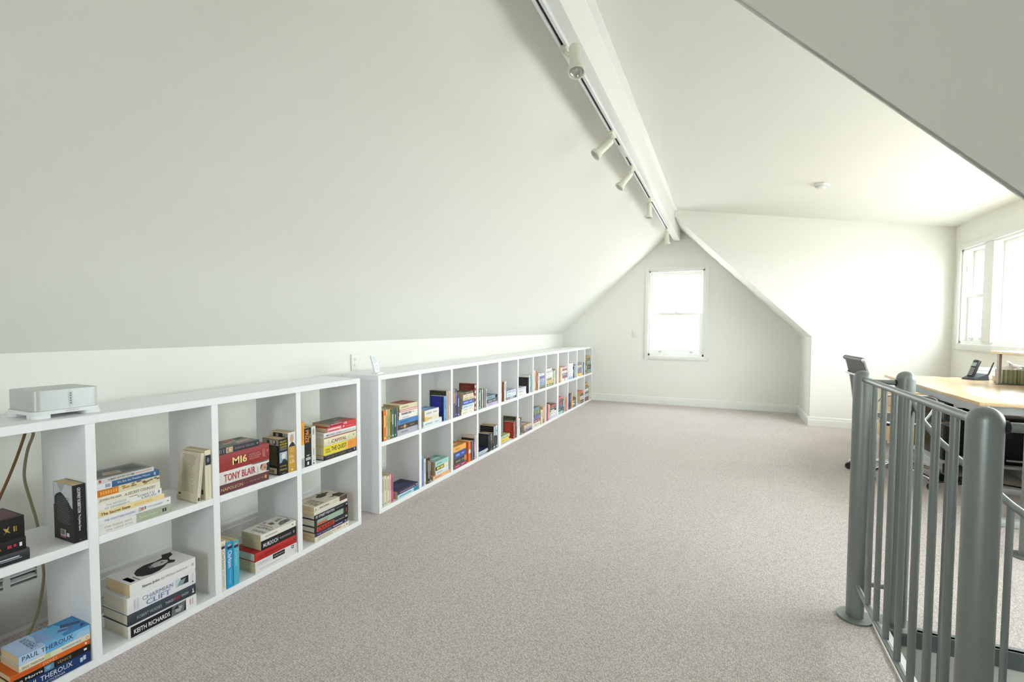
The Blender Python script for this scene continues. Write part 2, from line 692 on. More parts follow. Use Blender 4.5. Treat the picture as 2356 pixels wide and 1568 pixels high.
m.build("sash_stop", ALU, w2)
for y0, y1 in ((2.21, 3.92), (4.06, 5.77)):
    sash("fixed_light", w2, 'x', XW + .06, y0, y1, WZ0 + .025, WZ1 - .02, .035, .035, .035, .03)


w3 = bpy.data.objects.new("window_3", None)  # added behind the camera, out of view, to brighten the near end
COL.objects.link(w3)
struct(w3)
casing(w3, 'y', Y0 + .019, RX0, RX1, RZ0, RZ1, .056)
sash("sash", w3, 'y', Y0 - .12, RX0, RX1, 1.344, RZ1, .045, .05, .036, .03)
sash("sash", w3, 'y', Y0 - .085, RX0, RX1, RZ0, 1.38, .045, .036, .06, .03)

# ================================================================== BOOKCASES
TH, CS, BH, BD = .0286, .3954, .8555, .285
ROWZ = {'U': .4421, 'L': .0286}
U1 = .4605          # first cell of the near bookcase
A2 = 2.343          # first cell of the long row


def cell_y(i):
    return A2 + i * (CS + TH) + (i // 4) * TH


def ncell_y(i):
    return U1 + i * (CS + TH)


def bookcase(y_first, label):
    ya, yb = y_first - TH, y_first + 4 * CS + 4 * TH
    t = thing("cube_bookcase", label, "bookcase", (0, ya, 0), 0, "white cube bookcases along the knee wall")
    L = yb - ya
    e = .0008

    def part(name, *b):
        m = MB()
        m.bbox(*b, .0012, 1)
        m.build(name, MELA, t)
    part("top_panel", -BD, 0, 0, L, BH - TH, BH)
    part("bottom_panel", -BD, 0, 0, L, 0.0005, TH)
    part("side_panel", -BD, 0, 0, TH, TH, BH - TH)
    part("side_panel", -BD, 0, L - TH, L, TH, BH - TH)
    for k in range(1, 4):
        y = k * (CS + TH)
        part("divider", -BD, -e, y, y + TH, TH, BH - TH)
    for k in range(4):
        y = TH + k * (CS + TH)
        part("shelf", -BD, -e, y, y + CS, .4135, .4421)
    return t


bookcase(U1, "near white cube bookcase carrying the silver amplifier, set apart from the others")
bookcase(cell_y(0), "white cube bookcase with the white music player on its top end")
bookcase(cell_y(4), "middle white cube bookcase of the joined far row, nothing on top")
bookcase(cell_y(8), "white cube bookcase touching the gable wall in the far corner")

# ================================================================== BOOKS
NB = [0]
ORD = ["first", "second", "third", "fourth", "fifth", "sixth", "seventh", "eighth", "ninth", "tenth", "eleventh", "twelfth"]


def book(h, w, t, color, hard=False, pages=None, rough=.42, name=None, spine_color=None):
    """a closed book in its lying frame: spine at x=0 facing +x, y 0..h along the spine, z 0..t; front cover up"""
    nm = name or ("hardcover_book" if hard else "paperback_book")
    m = MB()
    c = .0024 if hard else .0009
    bul = .0024 if hard else .0006
    # section in xz: outer outline then inner, as a U-shaped strip
    n = 4
    out = [(-w, 0), (-.004, 0)]
    for k in range(n + 1):
        a = k / n
        out.append((bul * math.sin(PI * a), t * a))
    out += [(-.004, t), (-w, t)]
    inn = [(-w, c), (-.004, c), (-c, c), (-c, t - c), (-.004, t - c), (-w, t - c)]
    vs = [(x, 0, z) for x, z in out] + [(x, h, z) for x, z in out] + [(x, 0, z) for x, z in inn] + [(x, h, z) for x, z in inn]
    no, ni = len(out), len(inn)
    fs, ms = [], []
    for i in range(no - 1):
        fs.append((i, i + no, i + no + 1, i + 1))
    b0, b1 = 2 * no, 2 * no + ni
    for i in range(ni - 1):
        fs.append((b0 + i, b0 + i + 1, b1 + i + 1, b1 + i))
    m.poly(vs, fs)
    # rims at both ends (bottom board, spine, top board) and at the fore edge
    for e0, i0, fl in ((0, b0, 1), (no, b1, -1)):
        quads = [(e0, e0 + 1, i0 + 1, i0), (e0 + 1, e0 + 2, i0 + 2, i0 + 1), (e0 + no - 3, e0 + no - 2, i0 + ni - 2, i0 + ni - 3), (e0 + no - 2, e0 + no - 1, i0 + ni - 1, i0 + ni - 2)]
        sp = tuple(e0 + 2 + k for k in range(n + 1)) + (i0 + 3, i0 + 2)
        for q in quads + [sp]:
            m.f.append(tuple(q) if fl > 0 else tuple(reversed(q)))
            m.m.append(0)
            m.sm.append(False)
    m.f += [(0, b0, b1, no), (no - 1, 2 * no - 1, b1 + ni - 1, b0 + ni - 1)]
    m.m += [0, 0]
    m.sm += [False, False]
    o = m.build(nm, mat(color, rough))
    ins = .0035 if hard else .0006
    p = MB()
    p.box(-w + ins, -c - .0002, ins, h - ins, c + .0001, t - c - .0001)
    p.build("pages", pages or (PAGESW if hard else PAGES), o)
    o["dims"] = (h, w, t, bul)
    NB[0] += 1
    return o


def lay(o, x, y, z, yaw=0.0):
    """lying flat: near end at y, spine at x"""
    o.location = (x, y, z)
    o.rotation_euler = (0, 0, yaw)
    return o


def stand(o, x, y, z, lean=0.0):
    """standing: near cover at y; lean tips the top towards +y"""
    h = o["dims"][0]
    R = Matrix.Rotation(-lean, 4, 'X') @ Matrix.Translation((0, 0, h)) @ Matrix.Rotation(-PI / 2, 4, 'X')
    o.matrix_world = Matrix.Translation((x, y, z)) @ R
    return o


def prints(o, face, polys, name="cover_print"):
    """flat printed shapes: polys = [(color, [(a,b),...])] with a,b as fractions of the face"""
    h, w, t, bul = o["dims"]
    if face == 'spine':
        O, u, v = Vector((bul + .0004, 0, 0)), Vector((0, h, 0)), Vector((0, 0, t))
    elif face == 'front':
        O, u, v = Vector((0, 0, t + .0003)), Vector((0, h, 0)), Vector((-w, 0, 0))
    else:
        O, u, v = Vector((-w, h, -.0003)), Vector((w, 0, 0)), Vector((0, -h, 0))
    m = MB()
    cols = []
    for k, (c, pts) in enumerate(polys):
        if c not in cols:
            cols.append(c)
        d = u.cross(v).normalized() * (.00006 * k)
        m.poly([O + u * a + v * b + d for a, b in pts], [tuple(range(len(pts)))], cols.index(c))
    return m.build(name, [mat(c, .45) for c in cols], o)


def rect(a0, a1, b0, b1):
    return [(a0, b0), (a1, b0), (a1, b1), (a0, b1)]


def ell(ca, cb, ra, rb, n=14, ph=0.0):
    return [(ca + ra * math.cos(2 * PI * k / n + ph), cb + rb * math.sin(2 * PI * k / n + ph)) for k in range(n)]


def stext(o, body, a0, a1, b0, b1, color, bold=0.0, turn=False):
    """spine lettering in fractions of the spine; turn = letters upright when the book stands"""
    h, w, t, bul = o["dims"]
    x = bul + .0009
    if turn:
        # upright on a standing book: reading along +z(thickness), up along -y
        text(o, body, (x, h * a1, t * b0), (0, 0, 1), (0, -1, 0), t * (b1 - b0), h * (a1 - a0), color, bold=bold)
    else:
        text(o, body, (x, h * a0, t * b0), (0, 1, 0), (0, 0, 1), h * (a1 - a0), t * (b1 - b0), color, bold=bold)


def ftext(o, body, a0, a1, b0, b1, color, bold=0.0):
    """front cover lettering (book lying): head of the book towards the near end, reading away from the spine"""
    h, w, t, bul = o["dims"]
    text(o, body, (-w * b0, h * a1, t + .0008), (-1, 0, 0), (0, -1, 0), w * (b1 - b0), h * (a1 - a0), color, "cover_title", bold)


def btext(o, body, a0, a1, b0, b1, color, bold=0.0):
    h, w, t, bul = o["dims"]
    text(o, body, (-w + w * a0, h - h * b0, -.0008), (1, 0, 0), (0, -1, 0), w * (a1 - a0), h * (b1 - b0), color, "cover_title", bold)


def lines(c, a0, a1, b0, b1, n, jag=.06):
    """unreadable small print as thin bars"""
    out = []
    st = (b1 - b0) / n
    for k in range(n):
        e = a1 - random.random() * jag * (a1 - a0)
        out.append((c, rect(a0 + random.random() * jag * .5 * (a1 - a0), e, b0 + st * (k + .3), b0 + st * (k + .62))))
    return out


# -------------------------------------------------- the near bookcase, book by book
GAP = .0004


def near_label(o, look, i, row, where):
    kind = "hardcover" if o.name.startswith("hard") else "paperback"
    r = "upper" if row == 'U' else "lower"
    o["label"] = "%s %s, %s, %s row of near bookcase" % (look, kind, where, r)
    o["category"] = "book"
    o["group"] = "books in the near bookcase"


NCELL = ["compartment under the amplifier", "compartment beside the cables", "compartment with the red volume", "end compartment"]
NC = ["amplifier-end compartment", "second compartment", "third compartment", "gap-end compartment"]


def near_stack(i, row, items):
    """items bottom -> top: (y0, h, w, t, color, hard, look, decorate, x, yaw)"""
    z = ROWZ[row] + GAP
    n = len(items)
    for k, it in enumerate(items):
        y0, h, w, t, color, hard, look, deco = it[:8]
        x = it[8] if len(it) > 8 else -.006
        yaw = it[9] if len(it) > 9 else 0.0
        o = book(h, w, t - GAP, color, hard)
        lay(o, x - o["dims"][3] - .0005, y0, z, yaw)
        z += t
        if k == 0:
            pos = "bottom"
        elif k == n - 1:
            pos = "top"
        else:
            pos = ORD[n - 1 - k] + " from top"
        near_label(o, look, i, row, "%s of stack, %s" % (pos, NC[i]))
        if deco:
            deco(o)


def near_stand(i, row, y0, h, w, t, color, hard, look, where, deco=None, x=-.006, lean=0.0, dz=0.0):
    o = book(h, w, t - GAP, color, hard)
    stand(o, x - o["dims"][3] - .0005, y0, ROWZ[row] + GAP + dz, lean)
    near_label(o, look, i, row, "%s, %s" % (where, NC[i]))
    if deco:
        deco(o)
    return o


# amplifier-end compartment, lower
def d_oce(o):
    stext(o, "PAUL THEROUX", .28, .80, .44, .86, "e8eef4")
    stext(o, "HAPPY ISLES of OCEANIA", .30, .72, .12, .32, "cfd9e6")
    prints(o, 'spine', [("c9d6e6", rect(.885, .915, .35, .72)), ("c9d6e6", rect(.92, .95, .42, .80))])


def d_ven(o):
    prints(o, 'spine', [("5f8fb0", rect(.40, .52, .06, .94)), ("8fb2c6", ell(.45, .55, .03, .25)), ("dfe3e6", rect(.91, .95, .35, .65))])
    stext(o, "Jan Morris", .05, .38, .18, .72, "ececec", .01)
    stext(o, "VENICE", .56, .74, .30, .72, "b8a060")


def d_syd(o):
    stext(o, "JAN MORRIS", .05, .33, .28, .75, "b54a0e")
    stext(o, "SYDNEY", .38, .56, .25, .78, "f4c9a0")
    prints(o, 'spine', [("f6e6d8", ell(.94, .5, .014, .25))])


def d_king(o):
    stext(o, "PAUL THEROUX", .04, .33, .25, .70, "75775f")
    stext(o, "THE KINGDOM BY THE SEA", .57, .86, .28, .72, "4f86b4")
    prints(o, 'spine', [("c3cf9a", rect(.34, .42, .05, .95)), ("d9dfb8", rect(.42, .50, .05, .95)), ("d98a4a", ell(.95, .5, .02, .32)), ("efe8d4", ell(.95, .5, .012, .2))])


def d_pt(o):
    prints(o, 'spine', [("b9d2ec", rect(0, .35, 0, 1)), ("6db1e2", rect(.35, .62, 0, 1)), ("9fc9e8", [(.72, 0), (1, 0), (1, .6), (.82, .7)])])
    stext(o, "PAUL THEROUX", .04, .74, .36, .88, "1d3558")
    prints(o, 'front', [("b4cbe8", rect(0, .36, 0, 1)), ("8aa6d6", [(.3, .3), (.55, .12), (.62, .7), (.4, .9)]), ("3c8bc8", rect(.62, 1, 0, 1)), ("6fb4df", [(.52, .1), (.8, .3), (.7, .95), (.5, .8)]),
                        ("35527e", [(.70, .55), (.95, .35), (.98, .5), (.75, .75)]), ("5a6fa8", [(.6, .35), (.8, .25), (.85, .33), (.66, .5)]), ("2c4a70", [(.88, .1), (.98, .2), (.94, .3)])])
    ftext(o, "THEROUX", .20, .30, .12, .88, "22406a")


near_stack(0, 'L', [
    (.612, .240, .155, .0385, "17376f", False, "dark blue white-titled", d_oce),
    (.655, .198, .129, .022, "15161a", False, "black gold-titled", d_ven),
    (.657, .196, .129, .0165, "d8641c", False, "slim orange", d_syd),
    (.677, .177, .118, .0190, "e8e0c6", False, "cream green-patched", d_king),
    (.677, .177, .112, .0290, "7fbce6", False, "sky-blue watery-covered", d_pt)])


def d_c1a(o):
    prints(o, 'spine', [("c8ccd0", rect(.70, .90, .50, .60)), ("9aa0a6", rect(.72, .92, .36, .43))])


def d_c1b(o):
    stext(o, "J Brown", .52, .72, .30, .62, "d8862c")
    prints(o, 'spine', [("b8283c", rect(.79, .84, .38, .62)), ("b8283c", rect(.86, .89, .42, .62)), ("e8e8e8", rect(.925, .955, .35, .65))])


def d_c1c(o):
    prints(o, 'spine', [("b9a04a", [(.76, .30), (.79, .42), (.76, .62), (.80, .55), (.83, .66), (.815, .47), (.84, .33), (.80, .42)]), ("b9a04a", rect(.875, .89, .36, .60)), ("a89040", rect(.90, .91, .36, .60))])
    prints(o, 'front', [("5a2f36", rect(.55, .97, .08, .85)), ("8a7a7c", [(.60, .2), (.75, .15), (.7, .3)])])


near_stack(0, 'U', [
    (.478, .234, .153, .0345, "2b3036", True, "charcoal silver-lettered", d_c1a),
    (.506, .198, .130, .0385, "141416", False, "black orange-lettered", d_c1b),
    (.506, .196, .130, .0660, "0e0d0f", False, "fat black gold-emblemed", d_c1c)])


def d_gr(o):
    stext(o, "GEOFFREY ROBERTSON", .05, .49, .34, .60, "e6e6e6", .01)
    stext(o, "The Justice Game", .52, .80, .34, .58, "e6e6e6", .01)
    prints(o, 'spine', [("b04a8a", [(.955, .42), (.955, .58), (.975, .5)])])
    P = [("c9cfd2", rect(.02, .98, .60, 1)), ("16171a", [(.06, .60), (.06, .74), (.15, .79), (.30, .83), (.40, .845), (.55, .80), (.74, .72), (.84, .66), (.95, .60)]), ("a6acb0", [(.22, .99), (.36, .86), (.46, .86), (.60, .99)])]
    P += lines("6f7276", .18, .86, .30, .78, 15, .2)
    P += [("d8d8d8", rect(.34, .62, .09, .20)), ("c068a8", rect(.34, .62, .055, .09)), ("dcdcdc", rect(.66, .80, .09, .155))]
    P += [("202020", rect(.37 + .028 * k, .37 + .028 * k + .014, .105, .19)) for k in range(8)]
    prints(o, 'back', P)


near_stand(0, 'U', .8205, .190, .120, .0335, "17181b", False, "black white-lettered", "standing alone by divider", d_gr)


# second compartment
def d_lex(o):
    prints(o, 'spine', [("a9b39a", rect(.49, 1, 0, 1)), ("2b3330", rect(.86, .885, .3, .7)), ("2b3330", rect(.895, .92, .3, .7))])
    stext(o, "the lexus and", .07, .42, .52, .82, "b5b3ae")
    stext(o, "the olive tree", .09, .44, .14, .44, "b5b3ae")
    stext(o, "Thomas Friedman", .53, .80, .38, .62, "d5dccb")


def d_wm(o):
    stext(o, "THE WEATHER MAKERS", .07, .48, .28, .55, "7f8fae")
    stext(o, "TIM FLANNERY", .66, .88, .36, .62, "b0aeb0")
    prints(o, 'spine', [("b9c0b4", rect(.53, .56, .15, .8)), ("c97f78", rect(.56, .60, .25, .7)), ("6f8a78", rect(.61, .63, .3, .75)), ("8a8a90", rect(.94, .97, .45, .6))])


def d_ss(o):
    stext(o, "The Secret State", .04, .46, .22, .74, "5a4a2c", .01)
    prints(o, 'spine', [("e2c682", rect(.52, .80, .25, .75))])


def d_rev(o):
    stext(o, "THE REVENGE", .12, .42, .56, .86, "9b9b9d")
    stext(o, "OF GEOGRAPHY", .10, .47, .12, .42, "9b9b9d")
    stext(o, "ROBERT D", .60, .88, .54, .86, "7d7f88")
    stext(o, "KAPLAN", .66, .90, .14, .46, "7d7f88")
    prints(o, 'spine', [("b8404a", rect(.47, .60, .93, 1)), ("7e86a4", ell(.95, .55, .014, .28))])


def d_jp(o):
    stext(o, "JOHN PILGER", .03, .36, .28, .68, "6f6c63")
    stext(o, "A SECRET COUNTRY", .41, .92, .28, .68, "77746a")


def d_ill(o):
    P = [("d97f1e", rect(0, .32, 0, 1)), ("d9cfae", rect(.32, 1, 0, 1))]
    for k in range(16):
        a = .34 + .65 * random.random()
        b = .1 + .7 * random.random()
        P.append((random.choice(["5a5444", "8a7a50", "6f6a58", "b5842e"]), [(a, b), (min(1, a + .05), b + .1), (min(1, a + .03), min(1, b + .3)), (max(.33, a - .02), min(1, b + .18))]))
    for k in range(7):
        P.append(("f0b050", rect(.04 + .038 * k, .065 + .038 * k, .25, .75)))
    prints(o, 'spine', P)


def d_wat(o):
    prints(o, 'spine', [("dfe4ea", rect(0, .22, 0, 1)), ("9aa9bc", rect(.12, .2, .2, .8)), ("9fb7d2", ell(.92, .5, .02, .3))])
    stext(o, "We Are the Weather Makers", .30, .84, .40, .74, "e6ecf4")


def d_bht(o):
    prints(o, 'spine', [("cfcfca", rect(0, 1, 0, .95)), ("b54848", rect(.03, .07, .2, .8)), ("c98a8a", rect(.66, .95, .42, .60))])
    stext(o, "A BRIEF HISTORY OF TIME", .18, .64, .28, .74, "3a3c3e", .01)
    prints(o, 'front', [("8d9089", rect(.02, .98, .02, .98)), ("60645e", rect(.08, .92, .12, .85)), ("a7a89c", [(.2, .3), (.5, .2), (.55, .5), (.3, .6)]), ("b08a5c", ell(.38, .42, .10, .12)), ("484c48", [(.6, .3), (.85, .25), (.8, .7), (.62, .6)])])


near_stack(1, 'U', [
    (.8862, .234, .153, .0330, "e9e7e2", False, "white sage-ended", d_lex),
    (.8862, .232, .153, .0265, "e8e8e8", False, "white blue-lettered", d_wm),
    (.8862, .209, .135, .0195, "ecd9a2", False, "buttery yellow", d_ss),
    (.8862, .201, .130, .0240, "ecebe6", False, "white grey-lettered", d_rev),
    (.8862, .196, .130, .0255, "e9e4d2", False, "cream brown-lettered", d_jp),
    (.8862, .195, .130, .0240, "d9cfae", False, "orange-and-engraving patterned", d_ill),
    (.8862, .194, .130, .0215, "34608f", False, "mid-blue white-ended", d_wat),
    (.8862, .176, .128, .0160, "b9bab2", False, "grey photo-covered", d_bht)])


def d_rl(o):
    prints(o, 'spine', [("22242a", rect(.10, .30, .06, .94)), ("7a7d86", ell(.2, .5, .05, .22)), ("d2cdb9", rect(.36, .9, .47, .55))])
    btext(o, "READING LOLITA", .22, .82, .865, .885, "8c8672")
    btext(o, "IN TEHRAN", .34, .72, .835, .853, "8c8672")
    prints(o, 'back', [("5a5a5a", rect(.80, .90, .10, .2))])


def d_fr(o):
    prints(o, 'spine', [("b9b39f", rect(.05, .8, .45, .6)), ("4a4a4a", rect(.9, .97, .2, .8))])
    prints(o, 'back', lines("a39d8c", .12, .80, .18, .95, 30, .25) + [("5c5a54", rect(.10, .22, .11, .15)), ("a39d8c", rect(.03, .2, .055, .065))])


near_stand(1, 'U', 1.2525, .203, .130, .0260, "e3dcc2", False, "upright cream portrait-spined", "against far divider", d_rl)
near_stand(1, 'U', 1.2135, .197, .128, .0130, "e0d9c2", False, "leaning cream text-covered", "in front of upright one", d_fr, x=-.002, lean=math.radians(6.6), dz=.0017)


def d_kr(o):
    prints(o, 'spine', [("121316", rect(.03, .98, .06, .90)), ("e6e6e4", rect(.83, 1, 0, 1)), ("6a6c70", [(.60, .1), (.80, .1), (.82, .9), (.62, .9)]), ("a9abad", [(.66, .3), (.74, .2), (.78, .6), (.68, .75)]), ("2c2d30", [(.63, .6), (.72, .5), (.70, .85)]), ("c9a0a8", rect(.89, .91, .3, .8)), ("c9a0a8", rect(.93, .945, .3, .8))])
    stext(o, "KEITH RICHARDS", .07, .58, .26, .62, "f0f0f0", .015)


def d_rh(o):
    stext(o, "ROBERT HUGHES", .12, .47, .34, .62, "aeb6bc")
    stext(o, "THINGS I", .52, .66, .36, .62, "c2c8cc")
    stext(o, "DIDN'T", .67, .76, .34, .64, "d0344c")
    stext(o, "KNOW", .77, .88, .36, .62, "c2c8cc")
    prints(o, 'spine', [("e8e8e8", [(.935, .25), (.95, .45), (.94, .75), (.955, .55), (.965, .75), (.96, .45), (.975, .25)])])


def d_cc(o):
    stext(o, "CHARMIAN", .20, .64, .50, .76, "7d90b4")
    stext(o, "CLIFT", .25, .60, .12, .44, "5f7cb4")
    stext(o, "NADIA", .08, .105, .2, .8, "b5b3b8", turn=True)
    stext(o, "WHEATLEY", .125, .15, .15, .85, "b5b3b8", turn=True)
    prints(o, 'spine', [("c4d4d8", rect(.68, .88, .30, .82)), ("26292e", rect(.76, .88, .34, .80)), ("8aa0a4", [(.70, .34), (.80, .38), (.84, .7), (.74, .66)]), ("3a3d42", rect(.94, .955, .18, .28)), ("c8c6ca", rect(.94, .95, .4, .8))])


def d_sj(o):
    stext(o, "Steve Jobs", .17, .42, .30, .56, "26272a", .012)
    stext(o, "by Walter Isaacson", .45, .86, .30, .56, "9a9b9e")
    prints(o, 'spine', [("b9babd", rect(.93, .97, .35, .6))])
    prints(o, 'front', [("e6e5e2", rect(.01, .99, .01, .99)),
                        ("17181a", [(.20, .30), (.24, .16), (.34, .08), (.46, .10), (.58, .20), (.66, .30), (.74, .22), (.80, .32), (.76, .46), (.80, .60), (.90, .70), (.93, .88), (.80, .93), (.74, .74), (.62, .70), (.46, .74), (.32, .66), (.23, .50)]),
                        ("c9c8c6", [(.48, .38), (.60, .32), (.70, .38), (.74, .50), (.70, .62), (.58, .64), (.50, .56)]), ("2a2b2e", [(.60, .46), (.68, .48), (.66, .54)]), ("8a8a8c", [(.44, .42), (.49, .38), (.50, .55), (.46, .56)])])
    prints(o, 'front', [("9a9a9c", rect(.05, .12, .10, .45)), ("6a6a6c", rect(.15, .17, .05, .35))])


near_stack(1, 'L', [
    (.967, .240, .158, .0470, "e2e2e0", True, "white black-panelled", d_kr, -.010),
    (.966, .240, .158, .0425, "37424b", True, "dark slate", d_rh, -.010),
    (.966, .241, .158, .0605, "e4e4e8", True, "thick white blue-titled", d_cc, -.010),
    (.975, .232, .150, .0470, "e8e8e6", False, "white dark-portrait-covered", d_sj, -.010)])


# third compartment
def d_nap(o):
    stext(o, "NAPOLEON", .03, .45, .30, .66, "d9c08a")
    stext(o, "FRANK McLYNN", .60, .89, .38, .60, "a98878")
    prints(o, 'spine', [("8a5a56", rect(.47, .58, .46, .52)), ("d0a860", rect(.91, .95, .30, .70))])


def d_tb(o):
    stext(o, "TONY BLAIR", .09, .70, .20, .78, "c02a38", .01)
    stext(o, "A JOURNEY", .735, .765, .08, .66, "6a7080", turn=True)
    prints(o, 'spine', [("18202c", [(.93, .72), (1, .80), (1, .05), (.94, .1)]), ("c99a80", ell(.875, .48, .075, .30)), ("4a3a30", [(.80, .35), (.815, .70), (.86, .80), (.83, .5)]), ("8a5a48", ell(.90, .42, .02, .08)), ("1c1e22", [(.62, .94), (.98, .94), (.98, 1), (.65, 1)])])


def d_mi(o):
    stext(o, "MI6", .25, .53, .26, .70, "f0dc9a", .02)
    stext(o, "THE HISTORY OF THE", .57, .79, .56, .64, "d8b0a4")
    stext(o, "SECRET INTELLIGENCE", .57, .82, .43, .51, "d8b0a4")
    stext(o, "SERVICE 1909-1949", .57, .78, .30, .38, "d8b0a4")
    stext(o, "KEITH", .855, .875, .28, .72, "ead0b8", turn=True)
    stext(o, "JEFFERY", .89, .91, .22, .78, "ead0b8", turn=True)
    prints(o, 'spine', [("c88a80", ell(.96, .6, .012, .09))])


def d_ob(o):
    prints(o, 'spine', [("c8b08c", rect(.17, .33, .08, .92)), ("8a745a", [(.19, .5), (.24, .8), (.29, .75), (.3, .3), (.22, .2)]), ("d8ccb0", ell(.26, .5, .03, .25)), ("a9aab0", rect(.02, .035, .2, .8)), ("a9aab0", rect(.06, .07, .2, .8)), ("a9aab0", rect(.11, .125, .2, .8)), ("d8d8dc", rect(.92, .96, .46, .58))])
    stext(o, "BARACK OBAMA", .38, .86, .34, .66, "9a9296")
    prints(o, 'front', [("6f7268", rect(.01, .5, .01, .99)), ("8d8a80", rect(.5, .99, .01, .99)), ("b9564c", [(.42, .70), (.66, .62), (.70, .88), (.48, .92)]), ("c9a890", [(.30, .40), (.48, .34), (.50, .50), (.34, .56)]), ("d0b4a4", [(.55, .22), (.92, .30), (.95, .48), (.60, .40)]), ("a8aaa4", [(.52, .5), (.72, .52), (.7, .66), (.5, .62)]), ("3f4440", [(.70, .6), (.95, .7), (.9, .95), (.74, .9)])])


near_stack(2, 'U', [
    (1.3102, .238, .153, .0390, "6b3a3e", False, "maroon gold-lettered", d_nap),
    (1.3102, .242, .158, .0550, "e0ddd8", True, "white red-titled", d_tb),
    (1.3102, .243, .158, .0745, "9c3634", True, "thick brick-red", d_mi),
    (1.3102, .193, .127, .0285, "39373f", False, "dark grey photo-covered", d_ob)])


def d_hc(o):
    stext(o, "HILLARY", .05, .10, .10, .90, "d8c83a", .01, True)
    stext(o, "RODHAM", .125, .175, .10, .90, "d8c83a", .01, True)
    stext(o, "CLINTON", .20, .25, .10, .90, "d8c83a", .01, True)
    prints(o, 'spine', [("8a8c90", rect(.27, .285, .1, .9)), ("8a8c90", rect(.30, .312, .1, .9)), ("8fa8b8", rect(.37, .66, .03, .97)), ("dfdcd8", ell(.49, .52, .085, .26)), ("2a2c30", [(.56, .5), (.66, .25), (.66, .97), (.6, .8)]), ("c8ccd0", [(.38, .1), (.42, .5), (.45, .85), (.38, .9)]), ("b0b0b0", rect(.955, .965, .3, .7))])
    stext(o, "Living", .73, .785, .12, .82, "cfc04a", 0, True)
    stext(o, "History", .82, .90, .08, .92, "cfc04a", 0, True)
    P = [("a99f90", rect(.02, .98, .82, .99)), ("4a3a34", ell(.35, .9, .08, .06)), ("d8c8b4", ell(.52, .91, .06, .05)), ("3a3c42", ell(.75, .9, .1, .07)), ("e0d0bc", ell(.72, .92, .05, .05))]
    P += lines("8d8458", .10, .92, .26, .80, 17, .12) + [("d8d0b4", rect(.14, .86, .03, .19))] + [("2a2a2a", rect(.26 + .05 * k, .285 + .05 * k, .05, .14)) for k in range(9)]
    prints(o, 'back', P)


def d_ml(o):
    prints(o, 'spine', [("e6e2e0", rect(0, .36, 0, 1)), ("2a2a30", [(.24, .5), (.36, .02), (.36, .98), (.27, .75)]), ("cfa48c", ell(.16, .5, .10, .26)), ("b9b4b0", [(.06, .3), (.05, .7), (.10, .75), (.09, .3)]), ("c79a3c", rect(.36, 1, 0, 1)), ("f0ead8", ell(.945, .5, .018, .12))])
    stext(o, "Bill", .40, .43, .30, .70, "e0c890", 0, True)
    stext(o, "Clinton", .45, .49, .16, .84, "e0c890", 0, True)
    stext(o, "My", .58, .66, .20, .70, "f2e2b4", 0, True)
    stext(o, "Life", .68, .78, .20, .82, "f2e2b4", 0, True)
    prints(o, 'back', [("1f1c1c", rect(.2, .72, .84, .98)), ("b08a78", ell(.42, .91, .08, .055)), ("d6c8b8", rect(.02, .2, .84, .98)), ("a9a09a", rect(.72, .98, .84, .98)), ("33343a", [(.74, .84), (.8, .93), (.86, .84)])])


near_stand(2, 'U', 1.6065, .172, .110, .0480, "17171a", False, "fat black yellow-lettered", "standing at front of pair", d_hc)
near_stand(2, 'U', 1.6580, .194, .125, .0440, "d9d2c6", False, "fat gold-and-white", "standing against divider", d_ml)


def clark(c1, c2, sub):
    def f(o):
        prints(o, 'spine', [("d8a98c", ell(.075, .5, .022, .26)), ("27304a", [(.10, .1), (.10, .9), (.155, .85), (.155, .15)])])
        stext(o, "Clarkson", .19, .56, .22, .80, c1, .01)
        if sub:
            stext(o, sub, .60, .93, .28, .72, c2)
    return f


near_stand(2, 'L', 1.3102, .214, .135, .0215, "e6e2d6", False, "white brown-lettered", "outermost of standing three", clark("b08c5a", "8d8d8d", "For Crying Out Loud"))
near_stand(2, 'L', 1.3345, .201, .130, .0300, "229ad0", False, "bright blue white-lettered", "middle of standing three", clark("f2f2f2", "9fd6ee", "The World According To"))
near_stand(2, 'L', 1.3665, .194, .128, .0270, "52b2c8", False, "turquoise", "innermost of standing three", clark("9fdcea", "2d8ea8", None))


def d_wh(o):
    stext(o, "The Fairfax legacy", .12, .70, .35, .6, "bdbab8") if False else prints(o, 'spine', [("c9c6c4", rect(.10, .62, .42, .58)), ("b9b6b4", rect(.95, .97, .2, .8))])


def d_ff(o):
    stext(o, "FAIRFAX", .06, .34, .28, .74, "b9b7b8")
    prints(o, 'spine', [("17181a", rect(.40, .69, .10, .92)), ("2a2b2d", rect(.86, .92, .3, .85)), ("e8e8e8", rect(.873, .907, .45, .72))])
    stext(o, "THE RISE AND FALL", .42, .67, .38, .64, "d8d8d8")


def d_red(o):
    stext(o, "RUPERT MURDOCH", .22, .58, .40, .68, "8a1e1c")
    prints(o, 'spine', [("7a1a18", [(.06, .5), (.10, .3), (.16, .55), (.10, .42)]), ("a82a24", rect(.66, .84, .45, .6)), ("3a1212", [(.92, .42), (.95, .7), (.955, .42)])])


def d_mur(o):
    stext(o, "MURDOCH", .05, .46, .26, .70, "e8e8e4", .015)
    stext(o, "WILLIAM SHAWCROSS", .50, .84, .36, .60, "bcbcb8")
    prints(o, 'spine', [("8a8a8a", rect(.90, .95, .35, .65))])


